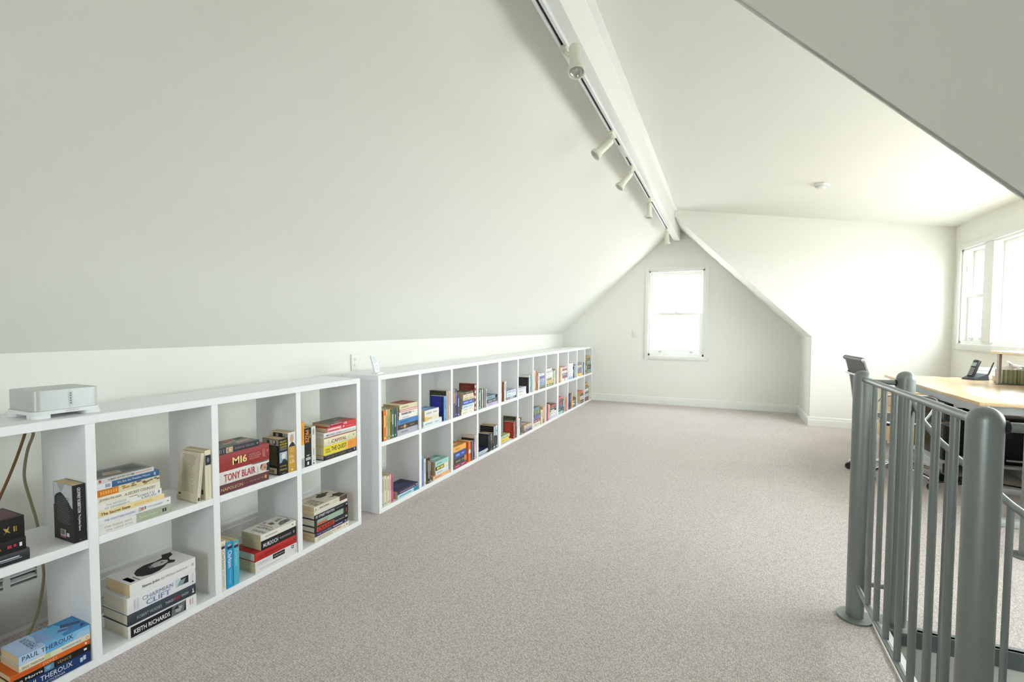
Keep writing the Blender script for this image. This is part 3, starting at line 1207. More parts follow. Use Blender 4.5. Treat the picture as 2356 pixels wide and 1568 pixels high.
def d_dyn(o):
    prints(o, 'spine', [("b4aea4", rect(.12, .45, .40, .62)), ("3a3a3a", rect(.88, .91, .4, .6))])
    prints(o, 'front', [("e9e6de", rect(.01, .99, .01, .99)), ("7f7a72", [(.60, .10), (.95, .18), (.97, .40), (.80, .46), (.66, .34)]), ("a89f92", [(.70, .5), (.92, .55), (.9, .75), (.74, .7)]), ("8a6a3c", [(.52, .45), (.62, .42), (.66, .66), (.55, .7)]), ("4a4a4c", [(.78, .2), (.88, .24), (.84, .36)]), ("b04040", rect(.42, .44, .2, .9)), ("c08a9a", rect(.50, .58, .78, .9))])
    ftext(o, "DYNASTY", .28, .38, .05, .80, "3a3a3c", .015)
    ftext(o, "FAIRFAX", .10, .19, .05, .70, "5a5a5c", .01)


near_stack(2, 'L', [
    (1.471, .230, .153, .0260, "e4e3e0", False, "plain white", d_wh),
    (1.470, .230, .153, .0270, "e6e4e4", False, "white black-blocked", d_ff),
    (1.470, .228, .150, .0400, "b92a26", True, "bright red", d_red),
    (1.502, .196, .128, .0440, "1b1b1d", False, "black white-lettered", d_mur),
    (1.500, .197, .128, .0290, "e6e2d8", False, "white sketch-covered", d_dyn)])


# gap-end compartment
def d_yel(o):
    prints(o, 'spine', [("f2a52c", rect(0, .50, 0, 1)), ("c8862a", rect(.10, .42, .42, .58)), ("e4e6e4", rect(.5, .79, 0, 1)), ("b3b6b8", rect(.79, 1, 0, 1)), ("8f9296", rect(.84, .96, .4, .6))])


def d_prz(o):
    stext(o, "PRIZE", .05, .38, .10, .62, "e89a4a", .02)
    stext(o, "THE", .16, .27, .70, .92, "d8b04a", .01)
    prints(o, 'spine', [("c9cac6", rect(.70, .72, .25, .75)), ("c9cac6", rect(.735, .745, .35, .65)), ("dcdcd8", rect(.77, .80, .15, .88)), ("dcdcd8", rect(.81, .835, .15, .88)), ("e0e0de", rect(.88, .96, .35, .62))])


def d_yen(o):
    stext(o, "YEN", .05, .20, .26, .68, "4a4c4e", .02)
    prints(o, 'spine', [("8a8c8a", rect(.57, .74, .35, .42)), ("8a8c8a", rect(.57, .74, .52, .6)), ("3a3c3e", rect(.88, .90, .35, .6)), ("3a3c3e", rect(.95, .98, .3, .65))])


near_stand(3, 'U', 1.7345, .232, .150, .0215, "e8e6e0", False, "tall orange-topped grey-footed", "outermost of standing three", d_yel)
near_stand(3, 'U', 1.7578, .195, .128, .0420, "1d2022", False, "black orange-titled", "middle of standing three", d_prz)
near_stand(3, 'U', 1.8018, .197, .128, .0275, "e2e1da", False, "white black-titled", "innermost of standing three", d_yen)


def d_hoc(o):
    stext(o, "HOUSE OF CARDS", .07, .66, .24, .60, "a88a52")
    prints(o, 'spine', [("d6d6da", rect(.02, .98, .90, .97)), ("9a9aa0", rect(.72, .86, .30, .42)), ("c4c6cc", ell(.94, .5, .018, .28))])


def d_qst(o):
    prints(o, 'spine', [("eeda3c", rect(0, .70, 0, 1)), ("f0a040", rect(.70, 1, 0, 1)), ("f0be54", rect(.64, .74, 0, 1)), ("d88434", rect(.74, .76, .3, .8)), ("d88434", rect(.80, .815, .3, .85)), ("d88434", rect(.85, .865, .3, .8))])
    stext(o, "THE QUEST", .22, .68, .20, .82, "4a4218", .015)
    stext(o, "DANIEL", .05, .19, .52, .74, "5a5020", .01)
    stext(o, "YERGIN", .05, .20, .22, .44, "5a5020", .01)


def d_cap(o):
    prints(o, 'spine', [("a8403c", rect(0, 1, .90, 1)), ("c9c4a4", rect(.13, .145, .2, .7)), ("c9c4a4", rect(.74, .75, .2, .7)), ("c9c4a4", rect(.78, .79, .2, .7)), ("7a6a64", rect(.90, .925, .45, .62))])
    stext(o, "CAPITAL", .22, .68, .22, .62, "a06a60", .01)


def d_bmg(o):
    stext(o, "MICHAEL LEWIS", .07, .52, .24, .66, "8a9094", .01)
    stext(o, "BOOMERANG", .55, .81, .30, .60, "b5b8ba")
    prints(o, 'spine', [("4a5258", [(.91, .35), (.945, .6), (.94, .38)])])


def d_pnk(o):
    prints(o, 'spine', [("e88a90", rect(0, .48, 0, 1)), ("f4d0d4", rect(.04, .44, .45, .8)), ("d8505c", rect(.05, .40, .12, .4)), ("f0e6e6", [(.50, .15), (.56, .9), (.60, .5), (.54, .5)]), ("ee6a60", rect(.64, .93, .4, .6))])


def d_bst(o):
    prints(o, 'spine', [("b02038", rect(0, .48, 0, 1)), ("ecc8cc", rect(.02, .46, .80, .96)), ("f0e0e0", rect(.50, .64, .15, .85)), ("e04a44", rect(.66, .98, .1, .9))])
    stext(o, "BEST", .505, .635, .2, .8, "b02a34", .02)
    prints(o, 'front', [("6b6a5c", rect(.01, .99, .45, .99)), ("857f70", rect(.01, .5, .01, .45)), ("b85a50", rect(.5, .99, .01, .5)), ("c9c8b8", [(.28, .12), (.48, .10), (.50, .22), (.30, .26)]), ("a9a898", rect(.55, .7, .6, .75))])


near_stack(3, 'U', [
    (1.8850, .241, .155, .0265, "1c1d20", True, "black gold-lettered", d_hoc),
    (1.8810, .244, .158, .0465, "ecc83c", True, "yellow-and-orange", d_qst),
    (1.8860, .240, .158, .0470, "e6e2c0", True, "cream red-edged", d_cap),
    (1.8850, .240, .153, .0245, "e2e5e6", True, "white grey-lettered", d_bmg),
    (1.9080, .216, .140, .0225, "d83a44", False, "pink-and-red", d_pnk),
    (1.9300, .194, .128, .0170, "c02a36", False, "slim crimson photo-topped", d_bst)])


def d_bond(o):
    stext(o, "THE RISE AND FALL", .06, .60, .54, .84, "8a8474")
    stext(o, "OF ALAN BOND", .07, .50, .16, .46, "8a8474")
    prints(o, 'spine', [("e0a898", rect(.63, .76, .45, .8)), ("4a4a4a", rect(.85, .87, .35, .5)), ("6a6a68", ell(.94, .55, .015, .2))])


def d_col(o):
    stext(o, "THE COLLAPSE", .05, .48, .24, .74, "a8a4b4", .01)
    prints(o, 'spine', [("c6c2d4", rect(.54, .84, .35, .62)), ("b4b0c4", ell(.94, .5, .02, .3))])


def d_cra(o):
    prints(o, 'spine', [("d84a30", rect(.05, .56, .10, .90)), ("1a1c1e", rect(0, 1, 0, .08))])
    stext(o, "CRASHES", .08, .53, .18, .82, "3a1410", .02)
    stext(o, "Robert Beckman", .58, .86, .34, .62, "c2c4bc")
    prints(o, 'spine', [("a8b49a", rect(.90, .97, .3, .7))])


def d_grn(o):
    prints(o, 'spine', [("9fb5a4", rect(.06, .84, .14, .88)), ("d85a3c", rect(.07, .36, .16, .42)), ("7f8f84", rect(.08, .40, .50, .62)), ("3f5a50", rect(.84, .87, .14, .88)), ("1a1c20", rect(.87, 1, 0, 1)), ("b4402e", rect(.93, .96, .2, .8))])


def d_sf(o):
    stext(o, "STREET FIGHTERS", .11, .58, .22, .74, "dcdcdc", .015)
    prints(o, 'spine', [("8a8c90", rect(.02, .08, .2, .8)), ("6f7276", rect(.62, .86, .4, .58)), ("d4d6d8", [(.93, .3), (.96, .7), (.985, .4)])])


def d_asc(o):
    stext(o, "The Ascent of Money", .04, .50, .24, .74, "b8b6ae")
    prints(o, 'spine', [("cfcdc4", rect(.55, .9, .4, .6))])


def d_bb(o):
    stext(o, "BULLS & BEARS", .16, .44, .34, .66, "6a6458", .01)
    prints(o, 'spine', [("2a2826", [(.03, .3), (.05, .7), (.06, .4)]), ("b5ad98", rect(.55, .66, .5, .6)), ("5a4436", rect(.76, 1, 0, 1))])
    prints(o, 'front', [("dcd6c2", rect(.01, .99, .01, .99)), ("3d342c", [(.46, .62), (.52, .52), (.62, .50), (.74, .56), (.76, .66), (.88, .70), (.86, .82), (.80, .76), (.78, .92), (.72, .80), (.62, .95), (.60, .80), (.52, .78)]),
                        ("45382e", [(.60, .28), (.74, .30), (.82, .44), (.98, .36), (.99, .05), (.76, .02), (.76, .18)]), ("c9c0a8", [(.30, .80), (.55, .75), (.56, .9), (.3, .95)])])
    ftext(o, "BULLS", .08, .20, .08, .62, "5a4a40", .015)
    ftext(o, "& BEARS", .22, .34, .08, .70, "7a5a4c", .015)


near_stack(3, 'L', [
    (1.8160, .243, .158, .0280, "e6e0cc", False, "cream brown-lettered", d_bond),
    (1.8165, .233, .153, .0200, "37325a", False, "purple", d_col),
    (1.8160, .240, .156, .0310, "1e2122", True, "black red-blocked", d_cra),
    (1.8165, .239, .156, .0400, "22302c", True, "dark green pale-panelled", d_grn),
    (1.8165, .236, .155, .0250, "1d1e21", True, "black bold-lettered", d_sf),
    (1.8120, .238, .153, .0165, "e4e2d8", False, "slim white", d_asc),
    (1.8120, .236, .153, .0270, "ddd6c0", False, "ivory animal-covered", d_bb)])

# -------------------------------------------------- the long row: cell|row|mode|y offset|thickness|length|colour|look
FAR = """
0|U|S|0.0080|0.0170|0.187|23241f|black
0|U|S|0.0260|0.0270|0.189|ec7a1c|orange
0|U|S|0.0536|0.0180|0.191|b9c0c9|grey-blue
0|U|S|0.0730|0.0210|0.188|b5b254|yellow-green
0|U|S|0.0946|0.0110|0.186|6b4a3c|brown
0|U|S|0.1100|0.0240|0.185|4f7258|green
0|U|S|0.1350|0.0250|0.186|46525e|dark slate
0|U|S|0.1606|0.0090|0.187|8d9484|thin grey
0|U|L|0.1712|0.0374|0.221|b4b5c0|silver grey
0|U|L|0.1712|0.0315|0.221|4b4039|dark brown round-badged
0|U|L|0.1712|0.0335|0.221|4f88c0|bright blue
0|U|L|0.1834|0.0207|0.209|eceae2|plain white
0|U|L|0.1874|0.0276|0.205|f0ebe6|white black-lettered
0|U|L|0.1974|0.0148|0.195|f0c9c9|pink red-lined
0|U|L|0.1924|0.0325|0.200|e3d8b4|thick cream red-topped
0|L|S|0.0060|0.0190|0.193|c2c2b6|grey streaked
0|L|S|0.0260|0.0260|0.190|d9d8be|pale cream
0|L|S|0.0580|0.0280|0.181|e0d8ba|warm cream
0|L|S|0.0870|0.0110|0.186|ecc9bb|pale peach
0|L|S|0.0990|0.0240|0.182|cc5f8c|hot pink
0|L|L|0.1634|0.0265|0.229|b9dde4|pale blue
0|L|L|0.1644|0.0239|0.228|3f4360|navy pink-scripted
1|U|S|0.3040|0.0310|0.188|7fb0dd|navy-backed light blue
1|U|S|0.3356|0.0090|0.223|3f4a38|tall dark green
1|U|S|0.3452|0.0120|0.223|e8e4dc|tall white
1|U|S|0.3578|0.0130|0.223|a03b36|tall red
1|U|S|0.3714|0.0220|0.220|dfe0d2|tall ivory
1|U|L|0.0380|0.0386|0.240|dfe9ea|pale blue-white hardcover
1|U|L|0.0560|0.0333|0.182|eee0c4|cream yellow-ended
1|U|L|0.0540|0.0440|0.184|ece8e4|white blue-topped
1|L|S|0.0130|0.0280|0.212|8592c8|periwinkle blue
1|L|S|0.0430|0.0250|0.188|e8e4c8|ivory
1|L|S|0.0700|0.0170|0.186|3c3d32|olive black
1|L|S|0.0890|0.0230|0.183|22221e|black white-lettered
1|L|S|0.1140|0.0130|0.178|82656a|dusky rose
1|L|L|0.1574|0.0263|0.235|e9b78a|peach orange
1|L|L|0.1910|0.0334|0.182|dfe9ee|icy white
1|L|L|0.1860|0.0334|0.187|e8ead8|black-and-yellow banded white
1|L|L|0.1850|0.0364|0.188|a9d8d0|mint teal
2|U|S|0.0180|0.0300|0.226|9a837d|taupe-and-peach
2|U|S|0.0510|0.0280|0.222|45486a|indigo
2|U|S|0.0830|0.0350|0.170|50546c|short slate
2|U|S|0.3654|0.0280|0.231|8a4433|tall russet cream-spotted
2|U|L|0.1488|0.0229|0.215|f1efe2|off-white
2|U|L|0.1508|0.0208|0.213|ecead8|ivory
2|U|L|0.1598|0.0312|0.204|cfe2ea|ice blue
2|U|L|0.1598|0.0374|0.204|5566a6|royal blue
2|U|L|0.1718|0.0239|0.192|d6c8a6|tan patterned
2|U|L|0.1780|0.0229|0.176|f0dfcd|pinkish cream
2|U|L|0.1860|0.0218|0.163|5c5648|dark olive
2|L|S|0.2634|0.0390|0.173|f07838|orange white-spotted
2|L|S|0.3030|0.0150|0.164|2f2f38|black
2|L|S|0.3186|0.0220|0.165|858ca5|steel blue
2|L|S|0.3412|0.0100|0.164|2c2c36|thin black
2|L|S|0.3518|0.0200|0.181|6a4650|tall plum
2|L|S|0.3724|0.0210|0.203|e3d6d2|tall blush white
2|L|L|0.0280|0.0316|0.202|8b4a5c|maroon
2|L|L|0.0380|0.0479|0.193|4a4a42|charcoal orange-ended
2|L|L|0.0340|0.0540|0.188|485d96|cobalt blue
2|L|L|0.0190|0.0438|0.200|f2b45c|amber yellow
3|U|S|0.0200|0.0300|0.164|55705e|forest green
3|U|S|0.0520|0.0140|0.168|cfd8cc|pale green
3|U|S|0.0670|0.0130|0.170|22231f|black
3|U|S|0.0810|0.0190|0.168|dcdcda|white
3|U|S|0.1010|0.0170|0.168|1e1e20|black second
3|U|S|0.1190|0.0180|0.165|b8b0b4|grey
3|U|S|0.1380|0.0110|0.164|26241f|black third
3|U|S|0.1510|0.0210|0.162|c8c4c4|pale grey
3|U|L|0.1736|0.0266|0.219|cdbfdf|lilac
3|U|L|0.1736|0.0337|0.219|66666c|slate grey
3|U|L|0.1736|0.0296|0.219|8ea6ba|powder blue black-ended
3|L|S|0.2040|0.0300|0.161|2a2d2d|black-backed
3|L|S|0.2470|0.0260|0.161|4a4748|black rose-banded
3|L|S|0.2806|0.0250|0.157|3f4040|charcoal
3|L|S|0.3062|0.0230|0.213|3d3d3f|tall charcoal white-headed
3|L|S|0.3298|0.0250|0.214|48484a|tall graphite white-headed
3|L|S|0.3554|0.0380|0.216|3c3b40|tall black blue-patterned
3|L|L|0.0220|0.0142|0.109|9aa6b8|grey-blue
3|L|L|0.0220|0.0248|0.171|c9ced2|white navy-topped
4|U|S|0.0174|0.0310|0.190|dd9468|orange
4|U|S|0.0574|0.0280|0.187|3a3428|black
4|U|S|0.0874|0.0260|0.188|d9d0cc|pale grey
4|U|S|0.1164|0.0230|0.188|e6e9e4|white
4|U|L|0.1614|0.0257|0.224|b9bdca|grey black-boxed
4|U|L|0.1524|0.0356|0.226|dcebf2|pale blue
4|U|L|0.1484|0.0277|0.227|d2d2e8|pale lavender
4|L|S|0.3184|0.0280|0.167|c8512d|red-orange red-backed
4|L|S|0.3478|0.0200|0.175|8e7f90|mauve
4|L|S|0.3684|0.0250|0.214|5a4c50|tall dark green-backed
4|L|L|0.0094|0.0193|0.242|c3c3b8|grey mottled
4|L|L|0.0094|0.0269|0.194|f3d450|bright yellow
4|L|L|0.0144|0.0312|0.212|c8d4a6|pale green
5|U|S|0.2736|0.0320|0.171|2a2c2e|black-backed
5|U|S|0.3062|0.0300|0.190|e8eae8|white
5|U|S|0.3368|0.0240|0.187|466a80|steel blue
5|U|S|0.3614|0.0320|0.186|9db8ba|pale teal
5|U|L|0.0194|0.0269|0.210|f0f0f0|bright white
5|U|L|0.0194|0.0321|0.204|e4e6ea|white
5|U|L|0.0194|0.0249|0.204|cfdde2|pale blue
5|L|S|0.0324|0.0320|0.181|efefe8|white
5|L|S|0.0684|0.0340|0.182|4c525c|dark grey
5|L|L|0.1704|0.0220|0.222|735a6c|plum multicoloured
5|L|L|0.1734|0.0220|0.219|a9a4b4|grey-mauve
5|L|L|0.1754|0.0153|0.217|dcdad8|white grey-lined
5|L|L|0.1714|0.0172|0.221|eac9a8|peach
6|U|S|0.0344|0.0240|0.230|eee6d4|cream
6|U|S|0.0614|0.0360|0.224|e8bb82|tan orange
6|U|S|0.0994|0.0170|0.220|9a4c45|brick red
6|U|S|0.1184|0.0170|0.215|e0a9a8|pink
6|U|S|0.1384|0.0240|0.196|6b5a55|dark brown
6|U|S|0.1694|0.0420|0.190|efeee8|white
6|U|L|0.2130|0.0283|0.179|8b8f7d|olive grey
6|U|L|0.2234|0.0230|0.157|86aebf|teal blue
6|U|L|0.2274|0.0356|0.153|9bb4d6|sky blue
6|U|L|0.2264|0.0283|0.153|b9b9d8|lavender
6|U|L|0.2264|0.0345|0.153|8688cf|violet blue
6|U|L|0.2184|0.0272|0.152|dfe8ea|white blue-edged
6|L|S|0.2574|0.0600|0.165|e4dcc0|cream
6|L|S|0.3324|0.0560|0.192|e2b88e|peach red-footed
6|L|L|0.0284|0.0516|0.207|e6e3cd|ivory
6|L|L|0.0284|0.0351|0.210|8b6969|brown
6|L|L|0.0274|0.0318|0.215|8a85c2|violet
6|L|L|0.0274|0.0231|0.214|585974|dark indigo
6|L|L|0.0264|0.0450|0.223|82946a|moss green striped
6|L|L|0.0264|0.0307|0.181|7f9aa6|blue-grey
7|U|S|0.2814|0.0330|0.172|dce3cd|pale green
7|U|S|0.3174|0.0320|0.180|bfcbb3|sage
7|U|S|0.3574|0.0360|0.188|c69f96|dusty pink
7|U|L|0.0264|0.0322|0.227|7b7d6a|olive
7|U|L|0.0374|0.0384|0.220|e6cf7c|mustard yellow
7|U|L|0.0364|0.0311|0.216|a79ea6|grey white-ended
7|U|L|0.0364|0.0270|0.219|ecebdc|cream
7|U|L|0.0354|0.0363|0.215|f0f0ee|bright white
7|U|L|0.0354|0.0218|0.210|cbc9cc|white grey-lined
7|U|L|0.0344|0.0280|0.182|f2f2ec|white
7|L|S|0.0244|0.0220|0.198|3a3a5a|navy
7|L|S|0.0514|0.0490|0.192|cb5d62|red
7|L|S|0.1114|0.0320|0.188|f3e0cc|cream
7|L|L|0.1574|0.0440|0.235|dfdfee|lilac-white
7|L|L|0.1714|0.0411|0.221|efeeea|white
7|L|L|0.1854|0.0318|0.207|a9a8ae|white-and-charcoal
7|L|L|0.1904|0.0271|0.202|796a70|grey-brown
7|L|L|0.1914|0.0234|0.201|a8605a|brick red
8|U|S|0.0548|0.0230|0.195|e0a070|orange
8|U|S|0.0808|0.0250|0.194|c79f57|ochre
8|U|S|0.1098|0.0650|0.192|eee6d2|cream
8|U|L|0.1764|0.0404|0.216|ecebf0|white grey-blocked
8|U|L|0.1764|0.0338|0.216|a8747f|rose brown
8|U|L|0.1764|0.0328|0.216|75818f|slate blue
8|U|L|0.1764|0.0317|0.216|f3e4de|blush white
8|U|L|0.1824|0.0284|0.210|a27e86|mauve brown
8|U|L|0.1824|0.0218|0.210|ecbfbb|pale pink
8|L|S|0.2098|0.0650|0.178|5c7e74|dark green
8|L|S|0.2808|0.0200|0.195|dcded6|thin white
8|L|S|0.3048|0.0690|0.182|df7f62|coral
8|L|L|0.0030|0.0378|0.205|a6d6cd|aqua
8|L|L|0.0352|0.0515|0.173|4f5f66|dark teal
8|L|L|0.0418|0.0458|0.163|7b7f94|grey-violet
8|L|L|0.0418|0.0286|0.156|a04656|crimson
8|L|L|0.0408|0.0309|0.157|6e5560|plum
8|L|L|0.0398|0.0298|0.127|e8717b|coral red
9|U|S|0.2532|0.0550|0.165|2e2e38|black
9|U|S|0.3088|0.0370|0.170|dfeaf2|ice white
9|U|S|0.3464|0.0470|0.186|8bafd0|light blue
9|U|L|0.0356|0.0302|0.216|9fbce0|sky blue
9|U|L|0.0438|0.0261|0.206|d5e2ee|pale blue
9|U|L|0.0466|0.0365|0.205|f0f0ee|white
9|U|L|0.0466|0.0281|0.205|eceef0|white
9|U|L|0.0468|0.0208|0.194|e9ebe8|white
9|U|L|0.0458|0.0219|0.189|ebebee|white
9|U|L|0.0458|0.0302|0.189|f0f2f8|white
9|U|L|0.0448|0.0250|0.183|f2f0f6|topmost white
9|L|S|0.0428|0.0430|0.217|2e3560|navy
9|L|S|0.0948|0.0710|0.219|4c4a54|charcoal
9|L|S|0.1718|0.0660|0.206|f2ba68|golden yellow
9|L|L|0.2394|0.0334|0.153|5b5868|dark violet
9|L|L|0.2394|0.0358|0.153|c9c6c6|white-and-black
9|L|L|0.2394|0.0323|0.153|8a8650|olive-and-black
9|L|L|0.2394|0.0299|0.153|4a4448|dark charcoal
10|U|S|0.2728|0.0550|0.193|d3c8de|lilac
10|U|S|0.3288|0.0270|0.192|6c7da6|blue
10|U|S|0.3564|0.0370|0.188|4b6874|dark teal
10|U|L|0.0342|0.0412|0.237|eed05c|yellow
10|U|L|0.0478|0.0191|0.212|97625a|russet
10|U|L|0.0468|0.0392|0.213|8a9494|grey-green
10|U|L|0.0458|0.0292|0.212|786888|purple
10|U|L|0.0438|0.0312|0.213|e2dcbc|cream
10|L|L|0.2308|0.0520|0.160|6b5450|dark brown
10|L|L|0.2018|0.0530|0.180|e9dcd6|blush white
10|L|L|0.2068|0.0392|0.166|5a5454|charcoal
10|L|L|0.1978|0.0392|0.166|e87c4a|bright orange
11|U|S|0.0458|0.0750|0.162|6a6e58|olive
11|U|L|0.1528|0.0208|0.223|c6a582|tan
11|U|L|0.1578|0.0416|0.224|88b6a4|sea green
11|U|L|0.1618|0.0718|0.211|575856|thick dark grey
11|U|L|0.1468|0.0333|0.214|8fae90|green
11|U|L|0.1458|0.0302|0.202|b5c4b0|white-and-green
11|U|L|0.1578|0.0416|0.182|676765|charcoal
11|U|L|0.1558|0.0364|0.175|d8ad82|peach
11|L|S|0.2858|0.0900|0.196|e3debc|tall cream
11|L|L|0.0368|0.0581|0.197|6b4f4e|brown
11|L|L|0.0418|0.0464|0.200|cfcfe0|pale lilac
11|L|L|0.0398|0.0401|0.200|85858f|grey
11|L|L|0.0378|0.0380|0.185|efeee8|white
11|L|L|0.0438|0.0559|0.152|696f60|dark green
11|L|L|0.0418|0.0348|0.158|e4aa66|orange
"""
BACKC = {(1, 'U', 'navy-backed light blue'): "2a2f86", (3, 'L', 'black-backed'): "262b2c", (4, 'L', 'red-orange red-backed'): "a2392c", (4, 'L', 'tall dark green-backed'): "3c4030",
         (5, 'U', 'black-backed'): "26282b", (2, 'U', 'tall russet cream-spotted'): "7c3526", (4, 'L', 'mauve'): "3f3840", (1, 'U', 'tall dark green'): "3b4034", (2, 'L', 'tall plum'): "2a2420", (3, 'L', 'tall charcoal white-headed'): "232424"}


def shade(hexc, k):
    return "%02x%02x%02x" % tuple(max(0, min(255, int(int(hexc[i:i + 2], 16) * k))) for i in (0, 2, 4))


def far_books():
    cells = {}
    for ln in FAR.strip().splitlines():
        i, row, mode, y, t, h, c, look = ln.split("|")
        cells.setdefault((int(i), row), []).append((mode, float(y), float(t), float(h), c, look))
    for (i, row), lst in cells.items():
        S = [b for b in lst if b[0] == 'S']
        L = [b for b in lst if b[0] == 'L']
        z = ROWZ[row] + GAP
        rn = "upper" if row == 'U' else "lower"
        here = "%s row, %s column of long shelving" % (rn, ORD[i])
        zz = z
        ncov = [n for n in range(len(L))]
        for k, (_, y, t, h, c, look) in enumerate(L):
            hard = "hardcover" in look or (h > .235)
            w = min(.158, h * .66)
            o = book(h, w, t - GAP, c, hard)
            lay(o, -.008 - o["dims"][3] - .004 * random.random(), cell_y(i) + y, zz)
            zz += t
            n = len(L)
            pos = "bottom of pile" if k == 0 else ("top of pile" if k == n - 1 else "%s from top of pile" % ORD[n - 1 - k])
            look2 = look.replace(" hardcover", "").replace("topmost ", "")
            tag(o, "%s book, %s, %s" % (look2, pos, here), "book", "books in the long bookcase row")
            lum = sum(int(c[q:q + 2], 16) for q in (0, 2, 4)) / 3
            ink = shade(c, .80) if lum > 130 else shade(c, 1.8)
            P = [(ink, rect(.08 + .1 * random.random(), .42 + .1 * random.random(), .34, .64))]
            if random.random() < .6:
                P.append((ink, rect(.58, .80 + .06 * random.random(), .38, .6)))
            if "ended" in look or "footed" in look:
                cc = "e8c860" if "yellow" in look else ("202224" if "black" in look else ("e07a3a" if "orange" in look else "e6e6e2"))
                P.append((cc, rect(0, .22, .04, .96)) if "yellow" in look else (cc, rect(.80, 1, .04, .96)))
            if "red-lined" in look:
                P = [("b8485a", rect(0, 1, .84, 1)), ("b8485a", rect(0, 1, 0, .16))]
            if "round-badged" in look:
                P.append(("d8b070", ell(.33, .5, .05, .38)))
            if "black-and-yellow" in look:
                P = [("26261f", rect(.02, .66, .04, .90)), ("d8cc62", rect(.12, .34, .18, .74)), ("d8cc62", rect(.38, .62, .18, .74))]
            if "grey-lined" in look:
                P = [("8e8e98", rect(0, 1, .8, .95)), ("8e8e98", rect(0, 1, .1, .25))]
            if "black-boxed" in look:
                P = [("2a2c30", rect(.05, .24, .1, .9)), ("e6e8ec", rect(.10, .18, .25, .75)), ("34363a", rect(.70, .76, .1, .9)), ("34363a", rect(.84, .98, .1, .9))]
            if "grey-blocked" in look:
                P = [("9a9aa2", rect(.42, .62, .15, .9))]
            if "striped" in look:
                P = [(("d0dc9c" if q % 2 else "465038"), rect(.06 + .12 * q, .13 + .12 * q, .08, .92)) for q in range(7)]
            if "and-charcoal" in look or "white-and-black" in look:
                P = [("2e2e34", rect(.04, .96, .74, .96)), ("ececec", rect(.06, .6, .15, .70)), ("2e2e34", rect(.66, .96, .1, .7))]
            if "pink-scripted" in look:
                P = [("e0a0b4", rect(.12, .82, .36, .52)), ("8aa0c8", rect(.88, .98, .3, .8))]
            if look == "pale blue" and i == 0:
                P = [("2f87a8", rect(.77, 1, .02, .98)), ("4f86a0", rect(.08, .62, .38, .58))]
            prints(o, 'spine', P, "spine_print")
            if "black-lettered" in look:
                stext(o, "THE WHITE TIGER", .10, .62, .24, .78, "3a3633", .015)
            if k == n - 1:
                tc = {"thick cream red-topped": "a85644", "white blue-topped": "6f93b8", "navy pink-scripted": "343a58", "white navy-topped": "24306a"}.get(look, shade(c, .8))
                a0 = .28 if "red-topped" in look else .02
                prints(o, 'front', [(tc, rect(a0, .98, .03, .97)), (shade(tc, 1.25), rect(a0 + .2, .7, .3, .6)), (shade(tc, .7), [(.6, .62), (.9, .58), (.86, .85), (.64, .8)])])
        for k, (_, y, t, h, c, look) in enumerate(S):
            w = min(.158, h * .65)
            o = book(h, w, t - GAP, c, False)
            stand(o, -.008 - .004 * random.random(), cell_y(i) + y, z)
            n = len(S)
            side = "standing alone" if n == 1 else "standing %s of %d" % (ORD[k], n)
            look2 = look.replace(" second", "").replace(" third", "")
            tag(o, "%s book, %s, %s" % (look2, side, here), "book", "books in the long bookcase row")
            lum = sum(int(c[q:q + 2], 16) for q in (0, 2, 4)) / 3
            ink = shade(c, .76) if lum > 130 else shade(c, 2.4)
            a = .06 + .14 * random.random()
            P = [(ink, rect(a, a + .34 + .15 * random.random(), .34, .66)), (ink, rect(.88, .95, .3, .7))]
            if "cream-spotted" in look:
                P = [("efe3cf", ell(.1 + .2 * q, .5, .06, .36)) for q in range(5)]
            if "white-spotted" in look:
                P = [("f4ead8", rect(.46, .58, .05, .95)), ("f6e2cc", ell(.45, .5, .05, .4))]
            if "white-headed" in look:
                P = [("b9c2c6", rect(.02, .42, .2, .85)), ("d8dcdc", rect(.88, .97, .25, .75))]
            if "blue-patterned" in look:
                P = [("b5cad6", rect(.05, .46, .05, .95)), ("dfe6e4", rect(.02, .1, .1, .9)), ("4a5560", [(.2, .2), (.3, .6), (.26, .9)]), ("e6e6e6", rect(.88, .96, .5, .95))]
            if "rose-banded" in look:
                P = [("c8ccc8", rect(.05, .42, .25, .75)), ("9a5e62", rect(.42, .62, .2, .8)), ("c8c8c8", rect(.9, .97, .3, .7))]
            if "red-footed" in look:
                P = [("9e4038", rect(.74, .98, .02, .5))]
            if "taupe" in look:
                P = [("d09870", rect(.15, .5, .3, .95)), ("6f6570", rect(.5, 1, .02, .98))]
            if "white-lettered" in look:
                P = [("dcdcd4", rect(.10, .82, .3, .7)), ("e8e8e4", ell(.94, .5, .02, .3))]
            prints(o, 'spine', P, "spine_print")
            bc = BACKC.get((i, row, look))
            if bc:
                l2 = shade(bc, 1.7)
                prints(o, 'back', [(bc, rect(.01, .99, .01, .99))] + lines(l2, .1, .82, .4, .92, 10, .2), "cover_print")


far_books()

# ================================================================== THINGS ON AND BEHIND THE BOOKCASES
ZB = BH + .0006
# silver amplifier
amp = thing("amplifier", "silver amplifier box with white feet on the near bookcase", "amplifier", (-.044, .745, ZB))
AW, AL, AH = .175, .180, .088
m = MB()
rr = .022


def rrect(x0, x1, y0, y1, r, n=6):
    return (arc(x1 - r, y0 + r, r, -PI / 2, 0, n) + arc(x1 - r, y1 - r, r, 0, PI / 2, n) +
            arc(x0 + r, y1 - r, r, PI / 2, PI, n) + arc(x0 + r, y0 + r, r, PI, 1.5 * PI, n))


